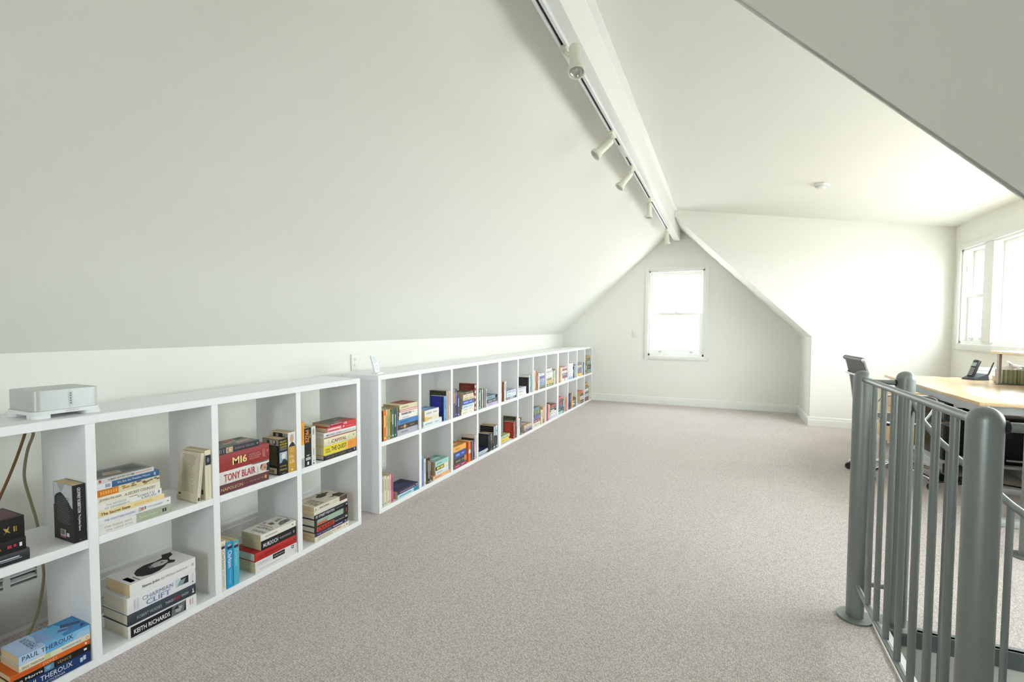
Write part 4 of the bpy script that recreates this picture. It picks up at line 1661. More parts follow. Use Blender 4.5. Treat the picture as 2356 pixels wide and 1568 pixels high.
def rprism(m, x0, x1, y0, y1, z0, z1, r, n=6, mi=0, top_in=0.0):
    p = rrect(x0, x1, y0, y1, r, n)
    k = len(p)
    vs = [(a, b, z0) for a, b in p] + [(a, b, z1) for a, b in p]
    m.poly(vs, [(i, (i + 1) % k, (i + 1) % k + k, i + k) for i in range(k)], mi, True)
    m.poly([(a, b, z0) for a, b in p], [tuple(range(k - 1, -1, -1))], mi)
    m.poly([(a, b, z1) for a, b in p], [tuple(range(k))], mi)


rprism(m, -AW + .004, -.004, .004, AL - .004, .0245, AH, .018)
m.build("body", mat((.56, .59, .58), .38, .35), amp)
m = MB()
rprism(m, -AW, 0, 0, AL, .0125, .0240, .022)
m.build("base", mat((.80, .82, .82), .35), amp)
for fx, fy in ((0, 0), (0, 1), (1, 0), (1, 1)):
    m = MB()
    x0 = -AW if fx else -.052
    y0 = AL - .048 if fy else 0
    rprism(m, x0, x0 + .052, y0, y0 + .048, 0, .0128, .014)
    m.build("foot", mat((.80, .82, .82), .35), amp)
m = MB()
P = [(.100 + .0, .0)]
m.poly([(-.0036, .091, .036), (-.0036, .103, .036), (-.0036, .103, .080), (-.0036, .091, .080)], [(0, 1, 2, 3)])
m.build("button_panel", mat((.50, .53, .52), .3, .2), amp)
for k in range(5):
    m = MB()
    zz = .042 + .008 * k
    m.poly([(-.0030, .097 + .0022 * math.cos(q * PI / 5), zz + .0022 * math.sin(q * PI / 5)) for q in range(10)], [tuple(range(10))])
    m.build("button", mat((.12, .12, .10), .4), amp)
text(amp, "SONOS", (.0006, .082, .0155), (0, 1, 0), (0, 0, 1), .034, .0062, (.55, .56, .55), "lettering", .02)

# white music player in its cradle
mp = thing("music_player", "small white music player upright in a cradle on white bookcase top", "music player", (-.078, 2.405, ZB), 0)
m = MB()
rprism(m, -.028, .024, -.032, .032, 0, .010, .012)
m.build("cradle", mat((.88, .89, .88), .3), mp)
tilt = Matrix.Translation((0, 0, .0105)) @ Matrix.Rotation(math.radians(14), 4, 'Z') @ Matrix.Rotation(math.radians(-14), 4, 'Y')


def tilted(mb):
    mb.v = [tuple(tilt @ Vector(p)) for p in mb.v]
    return mb


m = MB()
m.bbox(-.014, 0, -.031, .031, .0, .110, .004, 3)
tilted(m).build("body", mat((.90, .91, .90), .25), mp)
m = MB()
m.poly([(.0006, -.022, .058), (.0006, .022, .058), (.0006, .022, .102), (.0006, -.022, .102)], [(0, 1, 2, 3)])
tilted(m).build("screen", mat((.35, .45, .55), .2), mp)
m = MB()
ring = []
for q in range(24):
    a = 2 * PI * q / 24
    ring.append((.0006, .018 * math.cos(a), .030 + .018 * math.sin(a)))
for q in range(24):
    a = 2 * PI * q / 24
    ring.append((.0006, .009 * math.cos(a), .030 + .009 * math.sin(a)))
m.poly(ring, [(q, (q + 1) % 24, (q + 1) % 24 + 24, q + 24) for q in range(24)])
tilted(m).build("click_wheel", mat((.42, .46, .50), .35), mp)

# socket on the knee wall behind the second bookcase
ws = thing("wall_socket", "small white socket on the knee wall behind the music player", "socket", (XL + .001, 2.66, .90))
m = MB()
m.bbox(0, .011, -.036, .036, -.058, .058, .004)
m.build("plate", mat((.84, .85, .80), .35), ws)
for zz in (-.02, .02):
    m = MB()
    m.bbox(.011, .0135, -.012, .012, zz - .010, zz + .010, .001)
    m.build("rocker", mat((.78, .79, .74), .35), ws)

# speaker cables hanging behind the first compartment
m = MB()
m.tube(spline([(-.300, .828, .853), (-.303, .827, .80), (-.310, .807, .717), (-.312, .783, .643), (-.314, .755, .568), (-.320, .72, .47), (-.34, .66, .30), (-.36, .6, .06)], 6), .0045, 8)
tag(m.build("speaker_cable", mat("8f6a4c", .4, .1)), "copper-brown speaker cable slanting down behind the near bookcase", "cable", "speaker cables")
m = MB()
m.tube(spline([(-.298, .842, .853), (-.300, .842, .78), (-.303, .841, .761), (-.310, .830, .719), (-.312, .820, .655), (-.312, .820, .603), (-.311, .834, .523), (-.308, .847, .439), (-.306, .856, .298), (-.308, .858, .25), (-.310, .852, .193), (-.312, .840, .128), (-.316, .819, .071), (-.33, .79, .030), (-.36, .70, .012)], 6), .0046, 8)
tag(m.build("speaker_cable", mat("a79f84", .3, .1)), "translucent beige speaker cable curving down behind the near bookcase", "cable", "speaker cables")

# wall grille low on the knee wall behind the first compartment
gr = thing("wall_grille", "white slatted wall grille seen through the near bookcase's lower compartment", "vent", (XL + .001, .45, .02))
m = MB()
for a in ((0, .02, 0, .485, .245, .275), (0, .02, 0, .485, 0, .165), (0, .02, 0, .02, .165, .245), (0, .02, .455, .485, .165, .245), (0, .02, .36, .380, .165, .245)):
    m.box(*a)
m.build("frame", mat((.62, .63, .60), .45), gr)
m = MB()
m.box(.0005, .002, .02, .455, .165, .245)
m.build("recess", mat((.05, .05, .05), .7), gr)
for k in range(3):
    m = MB()
    zz = .182 + .024 * k
    m.poly([(.003, .02, zz), (.019, .02, zz - .008), (.019, .02, zz - .004), (.003, .02, zz + .004), (.003, .455, zz), (.019, .455, zz - .008), (.019, .455, zz - .004), (.003, .455, zz + .004)],
           [(0, 1, 2, 3), (7, 6, 5, 4), (0, 4, 5, 1), (1, 5, 6, 2), (2, 6, 7, 3), (3, 7, 4, 0)])
    m.build("slat", mat((.66, .67, .64), .45), gr)

# ================================================================== TRACK LIGHT, SWITCH, SMOKE ALARM
TX0, TX1, TZ0, TZ1 = 1.208, 1.246, 2.408, 2.4295
trk = thing("light_track", "white lighting track with black slot under the ridge beam", "light track", (0, 0, 0))
m = MB()
m.box(TX0, TX0 + .011, Y0 + .2, 6.46, TZ0, TZ1)
m.box(TX1 - .013, TX1, Y0 + .2, 6.46, TZ0, TZ1)
m.box(TX0 + .011, TX1 - .013, Y0 + .2, 6.46, TZ0 + .013, TZ1)
m.build("rail", mat((.86, .88, .90), .3), trk)
m = MB()
m.box(TX0 + .0112, TX1 - .0132, Y0 + .2, 6.455, TZ0 + .010, TZ0 + .0128)
m.build("slot", mat((.02, .025, .03), .5), trk)
m = MB()
m.bbox(TX0 + .002, TX1 - .004, 3.36, 3.60, TZ0 - .004, TZ0 + .002, .001)
m.build("joiner", mat((.74, .75, .75), .35), trk)


def spot(y, aim, label, px=1.228, arm=None):
    """spot head: adapter in the track, forked arm, tapered can with flared rim and lens; aim = direction of the beam"""
    t = thing("spotlight", label, "spotlight", (px, y, TZ0), 0, "spotlights on the ridge track")
    m = MB()
    m.bbox(-.014, .014, -.05, .05, -.016, .004, .003)
    m.build("adapter", SPOTW, t)
    aim = Vector(aim).normalized()
    side = aim.cross(Vector((0, 0, 1))).normalized()
    arm_dir = Vector(arm or (aim.x * .72, aim.y * .72, -.9)).normalized()
    p0 = Vector((0, -.03, -.014))
    p1 = p0 + arm_dir * .105
    m = MB()
    for s in (-1, 1):
        o = side * (.011 * s)
        m.tube([p0 + o * .6, p0 + o * 1.2 + arm_dir * .03, p1 + o * 1.2], .0055, 8, flat=.45)
    m.build("arm", SPOTW, t)
    # can: pivots at p1, extends back and forward along aim
    z = aim
    x = side
    yv = z.cross(x)
    c = p1 + aim * .012
    M = Matrix(((x.x, yv.x, z.x, c.x), (x.y, yv.y, z.y, c.y), (x.z, yv.z, z.z, c.z), (0, 0, 0, 1)))
    m = MB()
    m.lathe([(0, -.085), (.020, -.085), (.0245, -.080), (.0255, -.06), (.0265, .02), (.029, .034), (.036, .044), (.0385, .050), (.0385, .062), (.034, .064), (.030, .058)], 20, M=M)
    m.build("can", SPOTW, t)
    m = MB()
    m.lathe([(.030, .058), (.027, .052), (.018, .046), (0, .043)], 20, M=M)
    m.build("lens", mat((.62, .62, .60), .15, .6), t)
    return t


spot(2.14, (.16, -.30, -.94), "foremost track spotlight, its lens turned towards the room", 1.228, (.62, -.38, -.68))
spot(3.144, (-.62, -.38, -.68), "second track spotlight from the front, aimed at the left slope", 1.226)
spot(3.86, (-.55, -.30, -.78), "third track spotlight from the front, just past the joiner", 1.226)
spot(4.86, (-.02, -.10, -.99), "fourth track spotlight from the front, pointing straight down", 1.226)
spot(6.39, (.05, .10, -.99), "last track spotlight at the gable end of the track", 1.226)

sw = thing("light_switch", "white light switch beside the gable window", "switch", (.657, D - .001, 1.060))
m = MB()
m.bbox(-.036, .036, -.010, 0, -.055, .055, .003)
m.build("plate", mat((.83, .84, .80), .35), sw)
m = MB()
m.bbox(-.007, .007, -.014, -.009, -.012, .012, .002)
m.build("rocker", mat((.80, .81, .77), .35), sw)

sx = 2.70
sz = CZ0 + CSL * (sx - BX1)
sm = thing("smoke_alarm", "round white smoke alarm on the dormer ceiling", "smoke alarm", (sx, 5.17, sz - .0015))
sm.rotation_euler = (0, math.atan(-CSL), 0)
m = MB()
m.lathe([(0, -.040), (.030, -.040), (.040, -.036), (.046, -.024), (.060, -.020), (.064, -.012), (.064, 0), (0, 0)], 28)
m.build("housing", mat((.80, .81, .76), .4), sm)
m = MB()
m.lathe([(.0465, -.0235), (.052, -.0228)], 28)
m.build("vent_ring", mat((.25, .25, .22), .6), sm)

# ================================================================== BALUSTRADE AND STAIR
PR = .0305


def newel(x, y, h, z0, label):
    t = thing("newel_post", label, "post", (x, y, z0), 0, "grey steel newel posts")
    m = MB()
    prof = [(0, .010), (PR, .010), (PR, h - PR)]
    prof += [(PR * math.cos(a), h - PR + PR * math.sin(a)) for a in [PI / 2 * k / 8 for k in range(1, 9)]]
    m.lathe(prof, 40)
    m.build("post", STEEL, t)
    m = MB()
    m.lathe([(0, .0006), (.062, .0006), (.062, .009), (.0605, .0105), (0, .0105)], 40)
    m.build("base_flange", STEEL, t)
    return t


NX = 2.412
newel(NX, 2.256, .988, 0, "grey steel newel post at the far end of the barred balustrade")
newel(2.546, 2.256, .990, 0, "grey steel newel post standing beside another at the stair head")
newel(NX, 1.300, .990, 0, "thick foreground grey steel newel post with domed top")
newel(3.335, 3.22, .990, 0, "grey steel newel post standing alone near the desk")

bal = thing("balustrade", "grey steel balustrade of vertical bars between two newel posts", "balustrade", (NX, 1.30, 0))
L = .956
m = MB()
m.tube([(0, PR - .002, .955), (0, L - PR + .002, .955)], .0105, 16)
m.build("handrail", STEEL, bal)
m = MB()
m.tube([(0, PR - .002, .140), (0, L - PR + .002, .140)], .0095, 16)
m.build("bottom_rail", STEEL, bal)
for y in (2.085, 1.979, 1.873, 1.762, 1.652, 1.545, 1.438):
    m = MB()
    m.tube([(0, y - 1.30, .146), (0, y - 1.30, .949)], .0092, 14)
    m.build("bar", STEEL, bal)
sh = thing("link_rail", "short grey steel link between the two newel posts at the stair head", "rail", (NX, 2.256, 0))
for z, r in ((.945, .0095), (.145, .0085)):
    m = MB()
    m.tube([(PR - .002, 0, z), (.134 - PR + .002, 0, z)], r, 14)
    m.build("tube", STEEL, sh)
for z in (.945, .145):
    m = MB()
    m.tube([(.134 - PR - .002, 0, z), (.134 - PR + .003, 0, z)], .0122, 14)
    m.build("collar", BLACK, sh)
nr = thing("guard_rail", "grey steel guard rail running from the foreground post to the side", "rail", (NX, 1.30, 0))
m = MB()
m.tube([(PR - .002, 0, .950), (.44, .0, .950)], .0105, 16)
m.build("handrail", STEEL, nr)
m = MB()
m.tube([(PR - .002, 0, .950), (PR + .006, 0, .950)], .0135, 16)
m.build("collar", BLACK, nr)
m = MB()
m.tube([(PR - .002, 0, .140), (.44, .0, .140)], .0095, 16)
m.build("bottom_rail", STEEL, nr)
for k in range(4):
    m = MB()
    x = .11 + .1 * k
    if k >= 2:
        m.tube([(x, 0, .146), (x, 0, .944)], .0092, 14)
        m.build("bar", STEEL, nr)

st = thing("spiral_stair", "grey steel spiral stair descending through the floor opening", "staircase", (3.02, 1.80, 0))
sc = Vector((3.02, 1.80, 0))
hp = [(2.566, 2.240, .880), (2.575, 2.229, .852), (2.585, 2.206, .815), (2.604, 2.180, .782), (2.619, 2.155, .755), (2.637, 2.124, .732), (2.651, 2.096, .709), (2.662, 2.074, .697), (2.683, 2.023, .667), (2.703, 1.970, .642), (2.719, 1.920, .620), (2.732, 1.868, .605), (2.80, 1.74, .53), (2.88, 1.66, .46), (2.98, 1.58, .37), (3.10, 1.53, .26), (3.25, 1.53, .15)]
hp = [Vector(p) - sc for p in hp]
m = MB()
m.tube(spline(hp, 5), .0105, 14)
m.build("handrail", STEEL, st)
for k, zb in ((2, -.16), (5, -.21), (8, -.30), (10, -.36), (13, -.42)):
    p = hp[k]
    m = MB()
    m.tube([(p.x, p.y, zb), (p.x, p.y, p.z - .006)], .0090, 12)
    m.build("bar", STEEL, st)
m = MB()
m.tube([(.0, 0, -2.59), (0, 0, -.2)], .04, 20)
m.build("column", STEEL, st)
for k in range(9):
    a = math.radians(128 + 27 * k)
    z = -.20 - .2 * k
    m = MB()
    a2 = a + math.radians(31)
    r0, r1 = .035, .40
    m.prism([(r0 * math.cos(a), r0 * math.sin(a)), (r1 * math.cos(a), r1 * math.sin(a)), (r1 * math.cos((a + a2) / 2) * 1.03, r1 * math.sin((a + a2) / 2) * 1.03), (r1 * math.cos(a2), r1 * math.sin(a2)), (r0 * math.cos(a2), r0 * math.sin(a2))], 'z', z - .03, z)
    m.build("tread", mat((.02, .022, .025), .5), st)

# ================================================================== DESK CORNER
DZ = .730
dk = thing("desk", "beech-topped desk with grey metal frame under the dormer window", "desk", (3.27, 3.60, 0))
DL, DW = 1.80, .86
m = MB()
m.bbox(0, DW, 0, DL, DZ - .022, DZ, .003)
m.build("desktop", WOOD, dk)
m = MB()
m.bbox(.035, .050, .03, DL - .05, DZ - .075, DZ - .0225, .002)
m.build("apron", mat((.58, .61, .63), .4, .1), dk)
m = MB()
m.bbox(.05, DW - .05, .045, .075, DZ - .072, DZ - .0225, .002)
m.build("end_rail", GREYMET, dk)
m = MB()
m.bbox(.05, DW - .05, DL - .075, DL - .045, DZ - .072, DZ - .0225, .002)
m.build("end_rail", GREYMET, dk)
m = MB()
m.bbox(.10, DW - .05, .60, .63, .615, .655, .002)
m.build("cross_rail", mat((.66, .69, .73), .35, .3), dk)
for yy in (.06, 1.66):
    m = MB()
    m.bbox(.36, .42, yy, yy + .05, .045, DZ - .072, .004)
    m.bbox(.43, .45, yy + .005, yy + .045, .30, DZ - .072, .003)
    m.build("leg", GREYMET, dk)
for yy in (.06, .79, 1.66):
    m = MB()
    m.bbox(.08 if yy != .79 else .36, .80, yy, yy + .055, .001, .044, .005)
    m.build("foot", mat((.66, .69, .73), .35, .3), dk)
m = MB()
m.bbox(.57, .62, .795, .84, .045, DZ - .0225, .004)
m.build("leg", GREYMET, dk)

hs = thing("desk_shelf", "raised beech shelf on grey uprights standing on the desk", "shelf", (3.80, 3.78, DZ + .0005))
m = MB()
m.bbox(0, .33, 0, 1.10, .236, .256, .003)
m.build("top_board", WOOD, hs)
for yy in (.06, 1.03):
    m = MB()
    m.bbox(.026, .044, yy, yy + .032, .005, .2355, .003)
    m.build("upright", mat((.33, .31, .31), .4, .3), hs)
    m = MB()
    m.bbox(.27, .288, yy, yy + .032, .005, .2355, .003)
    m.build("upright", mat((.33, .31, .31), .4, .3), hs)
    m = MB()
    m.bbox(.02, .30, yy - .004, yy + .036, 0, .0045, .0015)
    m.build("base_plate", mat((.12, .12, .13), .4), hs)


# tissue box with vertical green stripes
def stripe_mat():
    mm = bpy.data.materials.new("green_striped_card")
    mm.use_nodes = True
    nt = mm.node_tree
    b = nt.nodes["Principled BSDF"]
    tc = nt.nodes.new("ShaderNodeTexCoord")
    mpn = nt.nodes.new("ShaderNodeMapping")
    mpn.inputs["Scale"].default_value = (60, 60, 0.0)
    n = nt.nodes.new("ShaderNodeTexNoise")
    n.inputs["Scale"].default_value = 1.3
    cr = nt.nodes.new("ShaderNodeValToRGB")
    cr.color_ramp.elements[0].color = (*lin("5d6a58"), 1)
    cr.color_ramp.elements[1].color = (*lin("c3d0ac"), 1)
    cr.color_ramp.elements[0].position = .36
    cr.color_ramp.elements[1].position = .62
    nt.links.new(tc.outputs["Object"], mpn.inputs[0])
    nt.links.new(mpn.outputs[0], n.inputs["Vector"])
    nt.links.new(n.outputs["Fac"], cr.inputs[0])
    nt.links.new(cr.outputs[0], b.inputs["Base Color"])
    b.inputs["Roughness"].default_value = .4
    return mm


tb = thing("tissue_box", "green striped tissue box under the raised desk shelf", "tissue box", (3.874, 4.866, DZ + .0006))
m = MB()
m.bbox(0, .235, 0, .115, .004, .112, .003)
m.build("box", stripe_mat(), tb)
m = MB()
m.bbox(-.004, .239, -.004, .119, 0, .0045, .001)
m.build("tray", mat((.10, .10, .10), .4), tb)
m = MB()
random.seed(3)
N = 18
vs, fs = [], []
prof = [(.062, .1125), (.052, .122), (.050, .135), (.040, .150), (.026, .162), (.010, .168)]
for i, (r, z) in enumerate(prof):
    for k in range(N):
        a = 2 * PI * k / N
        q = r * (1 + .18 * math.sin(3 * a + i * .6) + .12 * random.uniform(-1, 1))
        vs.append((.085 + 1.15 * q * math.cos(a) + .006 * i * math.sin(i), .058 + .55 * q * math.sin(a), z + .006 * random.uniform(-1, 1) - (.012 * math.cos(a) if i > 2 else 0)))
for i in range(len(prof) - 1):
    for k in range(N):
        k2 = (k + 1) % N
        fs.append((i * N + k, i * N + k2, (i + 1) * N + k2, (i + 1) * N + k))
fs.append(tuple((len(prof) - 1) * N + k for k in range(N)))
m.poly(vs, fs, 0, True)
m.build("tissue", mat((.88, .89, .90), .9, 0, .1), tb)

# cordless phone
ph = thing("cordless_phone", "black cordless phone standing in its base with aerial on the desk", "phone", (3.835, 5.20, DZ + .0006), math.radians(-62))
m = MB()
m.poly([(-.055, -.06, 0), (.055, -.06, 0), (.065, .055, 0), (-.065, .055, 0), (-.052, -.058, .014), (.052, -.058, .014), (.060, .050, .052), (-.060, .050, .052)],
       [(0, 3, 2, 1), (4, 5, 6, 7), (0, 1, 5, 4), (1, 2, 6, 5), (2, 3, 7, 6), (3, 0, 4, 7)])
m.build("base", mat((.055, .065, .085), .35), ph)
T = Matrix.Translation((-.012, -.030, .018)) @ Matrix.Rotation(math.radians(-24), 4, 'X')
m = MB()
m.bbox(-.026, .026, -.014, .014, 0, .158, .010, 3)
m.v = [tuple(T @ Vector(p)) for p in m.v]
hsn = m.build("handset", mat((.03, .03, .033), .3), ph)
m = MB()
m.poly([tuple(T @ Vector(p)) for p in [(-.018, -.0148, .098), (.018, -.0148, .098), (.018, -.0148, .130), (-.018, -.0148, .130)]], [(0, 1, 2, 3)])
m.build("screen", mat((.30, .38, .38), .2), hsn)
for r in range(5):
    for c in range(3):
        m = MB()
        x, z = -.013 + .013 * c, .022 + .014 * r
        m.poly([tuple(T @ Vector(p)) for p in [(x - .0045, -.0150, z - .004), (x + .0045, -.0150, z - .004), (x + .0045, -.0150, z + .004), (x - .0045, -.0150, z + .004)]], [(0, 1, 2, 3)])
        m.build("key", mat((.42, .42, .40), .4), hsn)
m = MB()
m.tube([(.054, .042, .035), (.062, .050, .050), (.088, .062, .150)], [.006, .006, .0042], 8)
m.build("aerial", mat((.05, .055, .075), .4), ph)
m = MB()
m.tube(spline([(3.815, 5.262, DZ + .004), (3.80, 5.285, DZ + .004), (3.76, 5.31, DZ + .010), (3.70, 5.33, DZ + .004), (3.66, 5.36, DZ + .004)], 6), .0022, 6)
tag(m.build("phone_cord", mat((.25, .25, .24), .5)), "thin grey cord trailing from the phone across the desk", "cord")

bx1 = thing("router_box", "white upright plastic box behind the phone on the desk", "box", (3.865, 5.275, DZ + .0006))
m = MB()
m.bbox(0, .150, 0, .05, 0, .098, .004)
m.build("body", mat((.82, .84, .85), .4), bx1)
m = MB()
m.bbox(.008, .142, -.0012, .0, .070, .076, .0004)
m.build("seam", mat((.6, .6, .6), .5), bx1)
bx2 = thing("small_box", "small cream box between the white box and the desk shelf", "box", (3.925, 5.08, DZ + .0006))
m = MB()
m.bbox(0, .10, 0, .07, 0, .042, .003)
m.build("body", mat((.78, .77, .70), .5), bx2)
m = MB()
m.bbox(-.001, .101, -.001, .071, .034, .0435, .002)
m.build("lid", mat((.82, .81, .75), .5), bx2)

# drawer pedestal beyond the desk
pd = thing("drawer_pedestal", "beech drawer pedestal on castors behind the office chair", "drawer unit", (3.36, 5.52, 0))
m = MB()
m.bbox(.012, .42, 0, .40, .07, .56, .004)
m.build("body", WOOD2, pd)
for z0, z1 in ((.085, .28), (.285, .42), (.425, .55)):
    m = MB()
    m.bbox(0, .0115, .006, .394, z0, z1, .003)
    d = m.build("drawer", WOOD2, pd)
    m = MB()
    m.bbox(-.014, 0, .14, .26, z1 - .035, z1 - .025, .003)
    m.build("handle", ALU, d)
for a, b in ((.05, .05), (.05, .35), (.38, .05), (.38, .35)):
    m = MB()
    Mx = Matrix.Translation((a, b, .026)) @ Matrix.Rotation(PI / 2, 4, 'Y')
    m.lathe([(0, -.012), (.024, -.012), (.025, -.008), (.025, .008), (.024, .012), (0, .012)], 16, M=Mx)
    m.box(a - .004, a + .004, b - .004, b + .004, .04, .07)
    m.build("castor", RUBBER, pd)

# computers on a low stand below the desk
ls_ = thing("low_stand", "low white stand under the desk carrying the computers", "stand", (3.47, 4.82, 0))
m = MB()
m.bbox(0, .62, 0, .56, .085, .105, .003)
m.build("board", mat((.70, .71, .70), .5), ls_)
for a in (.03, .55):
    m = MB()
    m.bbox(a, a + .03, .02, .54, .001, .085, .003)
    m.build("leg", mat((.70, .71, .70), .5), ls_)


def tower(x, y, w, d, h, label):
    t = thing("computer_tower", label, "computer", (x, y, .1056))
    m = MB()
    m.bbox(0, w, .012, d, 0, h, .004)
    m.build("case", mat((.008, .008, .011), .35), t)
    m = MB()
    m.bbox(.004, w - .004, 0, .0125, .004, h - .004, .004)
    m.build("front_panel", mat((.012, .012, .016), .25), t)
    m = MB()
    m.bbox(w * .2, w * .8, -.002, .0005, .03, .045, .002)
    m.build("badge", mat((.5, .5, .52), .3, .5), t)
    m = MB()
    m.lathe([(0, 0), (.008, 0), (.008, .003), (0, .003)], 12, M=Matrix.Translation((w * .5, 0, h - .05)) @ Matrix.Rotation(PI / 2, 4, 'X'))
    m.build("power_button", mat((.2, .2, .22), .3), t)


tower(3.53, 4.84, .20, .46, .46, "tall black computer tower under the desk behind the chair")
tower(3.88, 4.86, .18, .44, .36, "shorter black computer tower under the desk by the window wall")
random.seed(11)
for k in range(5):
    cx, cyy = 3.40 + .05 * k, 4.62 + .03 * k
    pts = []
    for q in range(9):
        a = q * .9 + k
        pts.append((cx + .09 * math.cos(a) + .012 * q, cyy + .06 * math.sin(a * 1.3) - .01 * q, .005 + .002 * k))
    m = MB()
    m.tube(spline(pts, 4), .0033, 6)
    tag(m.build("power_cable", mat((.02, .02, .02), .5)), "tangled black power cable on the carpet beneath the desk", "cable", "tangled cables under the desk")
m = MB()
m.tube(spline([(3.70, 4.70, .006), (3.9, 4.62, .006), (4.02, 4.50, .006), (4.08, 4.3, .006), (4.12, 4.0, .006)], 6), .005, 8)
tag(m.build("power_lead", mat((.02, .02, .02), .5)), "black power lead curving along the floor by the window wall", "cable")

# ================================================================== OFFICE CHAIR
ch = thing("office_chair", "chrome-framed office chair with black mesh sling at the desk", "chair", (3.15, 4.56, 0), math.radians(3))
BLKM = mat((.085, .09, .10), .55, 0, .4, bump=.15, bscale=900)
# side profile in the chair's xz plane (faces +x): seat front -> seat rear -> back top
prof = [(.245, .470), (.225, .488), (.17, .482), (.08, .468), (-.02, .458), (-.10, .458), (-.16, .470), (-.20, .505), (-.222, .56), (-.235, .65), (-.250, .75), (-.272, .85), (-.290, .915)]
sp = spline([(x, 0, z) for x, z in prof], 4)
ns = len(sp)
ks = next(i for i, p in enumerate(sp) if p.z > .505 and p.x < -.15)
HWD = .235


def sling(i0, i1, name):
    m = MB()
    for a, b in zip(range(i0, i1), range(i0 + 1, i1 + 1)):
        p, q = sp[a], sp[b]
        d = (q - p).normalized()
        nrm = Vector((-d.z, 0, d.x)) * .005
        vs = []
        for pt in (p, q):
            for s in (-1, 1):
                vs.append(pt + nrm + Vector((0, s * HWD, 0)))
                vs.append(pt - nrm + Vector((0, s * HWD, 0)))
        m.poly(vs, [(0, 2, 6, 4), (1, 5, 7, 3), (0, 4, 5, 1), (2, 3, 7, 6)], 0, True)
    return m.build(name, BLKM, ch)


sling(0, ks, "seat")
sling(ks, ns - 1, "backrest")
for s in (-1, 1):
    m = MB()
    m.tube([p + Vector((0, s * (HWD + .006), 0)) for p in sp], .0115, 10, flat=.7)
    m.build("side_frame", CHROME, ch)
for i, nm in ((0, "front_roll"), (ns - 1, "top_roll")):
    p = sp[i]
    m = MB()
    m.tube([p + Vector((0, -HWD - .004, 0)), p + Vector((0, HWD + .004, 0))], .019, 16)
    m.build(nm, mat((.10, .105, .11), .5), ch)
    for s in (-1, 1):
        m = MB()
        m.lathe([(0, .006), (.013, .006), (.0185, .002), (.019, -.006), (.0, -.006)], 16, M=Matrix.Translation(p + Vector((0, s * (HWD + .008), 0))) @ Matrix.Rotation(-s * PI / 2, 4, 'X'))
        m.build("end_cap", CHROME, ch)
for i in (int(ns * .86), int(ns * .35)):
    p = sp[i]
    d = (sp[i + 1] - p).normalized()
    nrm = Vector((-d.z, 0, d.x))
    back = -1 if nrm.x > 0 else 1
    b = nrm * (.035 * back) if abs(nrm.x) > .5 else Vector((0, 0, -.03))
    m = MB()
    m.tube(spline([p + Vector((0, -HWD - .004, 0)), p + b * .8 + Vector((0, -HWD + .03, 0)), p + b + Vector((0, -.1, 0)), p + b + Vector((0, .1, 0)), p + b * .8 + Vector((0, HWD - .03, 0)), p + Vector((0, HWD + .004, 0))], 5), .010, 10, flat=.8)
    m.build("spreader", CHROME, ch)
for s in (-1, 1):
    y = s * (HWD + .028)
    m = MB()
    m.tube(spline([(-.215, s * (HWD + .012), .60), (-.18, y, .655), (-.08, y, .672), (.06, y, .672), (.125, y, .662), (.140, y, .625), (.105, y, .54), (.065, s * (HWD + .012), .470)], 6), .0105, 10, flat=.75)
    m.build("armrest", CHROME, ch)
m = MB()
m.tube([(0, 0, .10), (0, 0, .30)], .024, 18)
m.tube([(0, 0, .28), (0, 0, .41)], .015, 16)
m.build("gas_column", CHROME, ch)
m = MB()
m.bbox(-.10, .10, -.055, .055, .405, .440, .012, 3)
m.tube([(.03, -.05, .42), (.03, -.20, .415)], .006, 8)
m.build("tilt_mechanism", mat((.03, .03, .033), .4), ch)
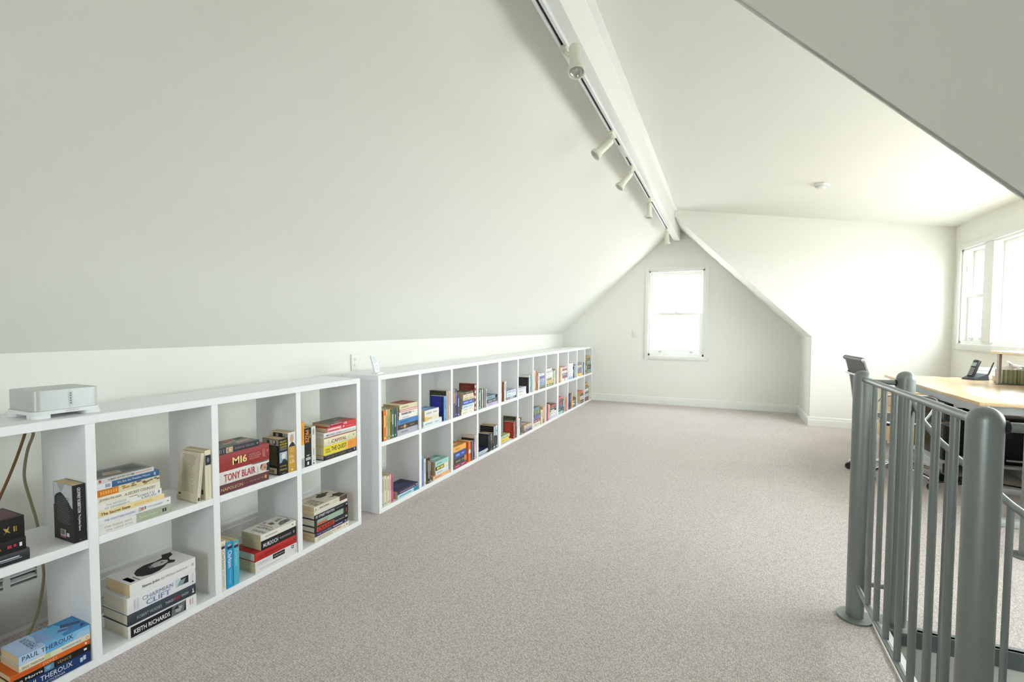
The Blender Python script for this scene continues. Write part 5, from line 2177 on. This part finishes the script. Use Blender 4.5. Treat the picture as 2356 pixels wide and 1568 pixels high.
for k in range(5):
    a = 2 * PI * k / 5 + math.radians(152)
    d = Vector((math.cos(a), math.sin(a), 0))
    m = MB()
    m.tube([d * .02 + Vector((0, 0, .115)), d * .15 + Vector((0, 0, .104)), d * .27 + Vector((0, 0, .082)), d * .295 + Vector((0, 0, .070)), d * .30 + Vector((0, 0, .052))], [.020, .016, .012, .011, .009], 10, flat=.9)
    m.build("base_leg", CHROME, ch)
    pv = Vector((-d.y, d.x, 0))
    c = d * .300 + Vector((0, 0, .0265))
    w = m = MB()
    for s in (-1, 1):
        Mx = Matrix.Translation(c + pv * (.013 * s))
        zz = pv
        xx = Vector((0, 0, 1))
        yy = zz.cross(xx)
        Mx = Mx @ Matrix(((xx.x, yy.x, zz.x, 0), (xx.y, yy.y, zz.y, 0), (xx.z, yy.z, zz.z, 0), (0, 0, 0, 1)))
        m.lathe([(0, -.009), (.022, -.009), (.026, -.005), (.026, .005), (.022, .009), (0, .009)], 18, M=Mx)
    m.build("castor", RUBBER, ch)

# ================================================================== OUTSIDE: a tree beyond the gable window
random.seed(5)
tr = thing("tree", "pale leafy tree outside beyond the gable window", "tree", (.80, 12.5, -2.35))
m = MB()
m.tube([(0, 0, 0), (.1, 0, 2.0), (.0, .1, 3.4), (.1, 0, 4.4)], [.14, .11, .08, .04], 10)
for k in range(7):
    a = k * 2.3
    z = 2.6 + .3 * k
    m.tube([(0.05, 0, z), (.5 * math.cos(a), .5 * math.sin(a), z + .4), (1.0 * math.cos(a), 1.0 * math.sin(a), z + .7)], [.04, .025, .008], 6)
m.build("trunk", mat((.26, .25, .24), .9), tr)
m = MB()
for k in range(1500):
    a = random.uniform(0, 2 * PI)
    u = random.uniform(-1, 1)
    r = random.random() ** .5
    cl = (k % 9)
    cc = Vector((.75 * math.cos(cl * 2.3), .75 * math.sin(cl * 2.3), 3.9 + .25 * (cl % 5)))
    p = cc + Vector((math.cos(a) * (1 - u * u) ** .5, math.sin(a) * (1 - u * u) ** .5, u * .7)) * (.5 * r)
    e = Euler((random.uniform(0, 6), random.uniform(0, 6), random.uniform(0, 6))).to_matrix()
    q = [Vector((-.05, 0, 0)), Vector((0, .022, .006)), Vector((.055, 0, 0)), Vector((0, -.022, .006))]
    m.poly([p + e @ s for s in q], [(0, 1, 2, 3)])
lf = m.build("foliage", mat((.20, .22, .20), .6), tr)
lf["kind"] = "stuff"

flush_text()
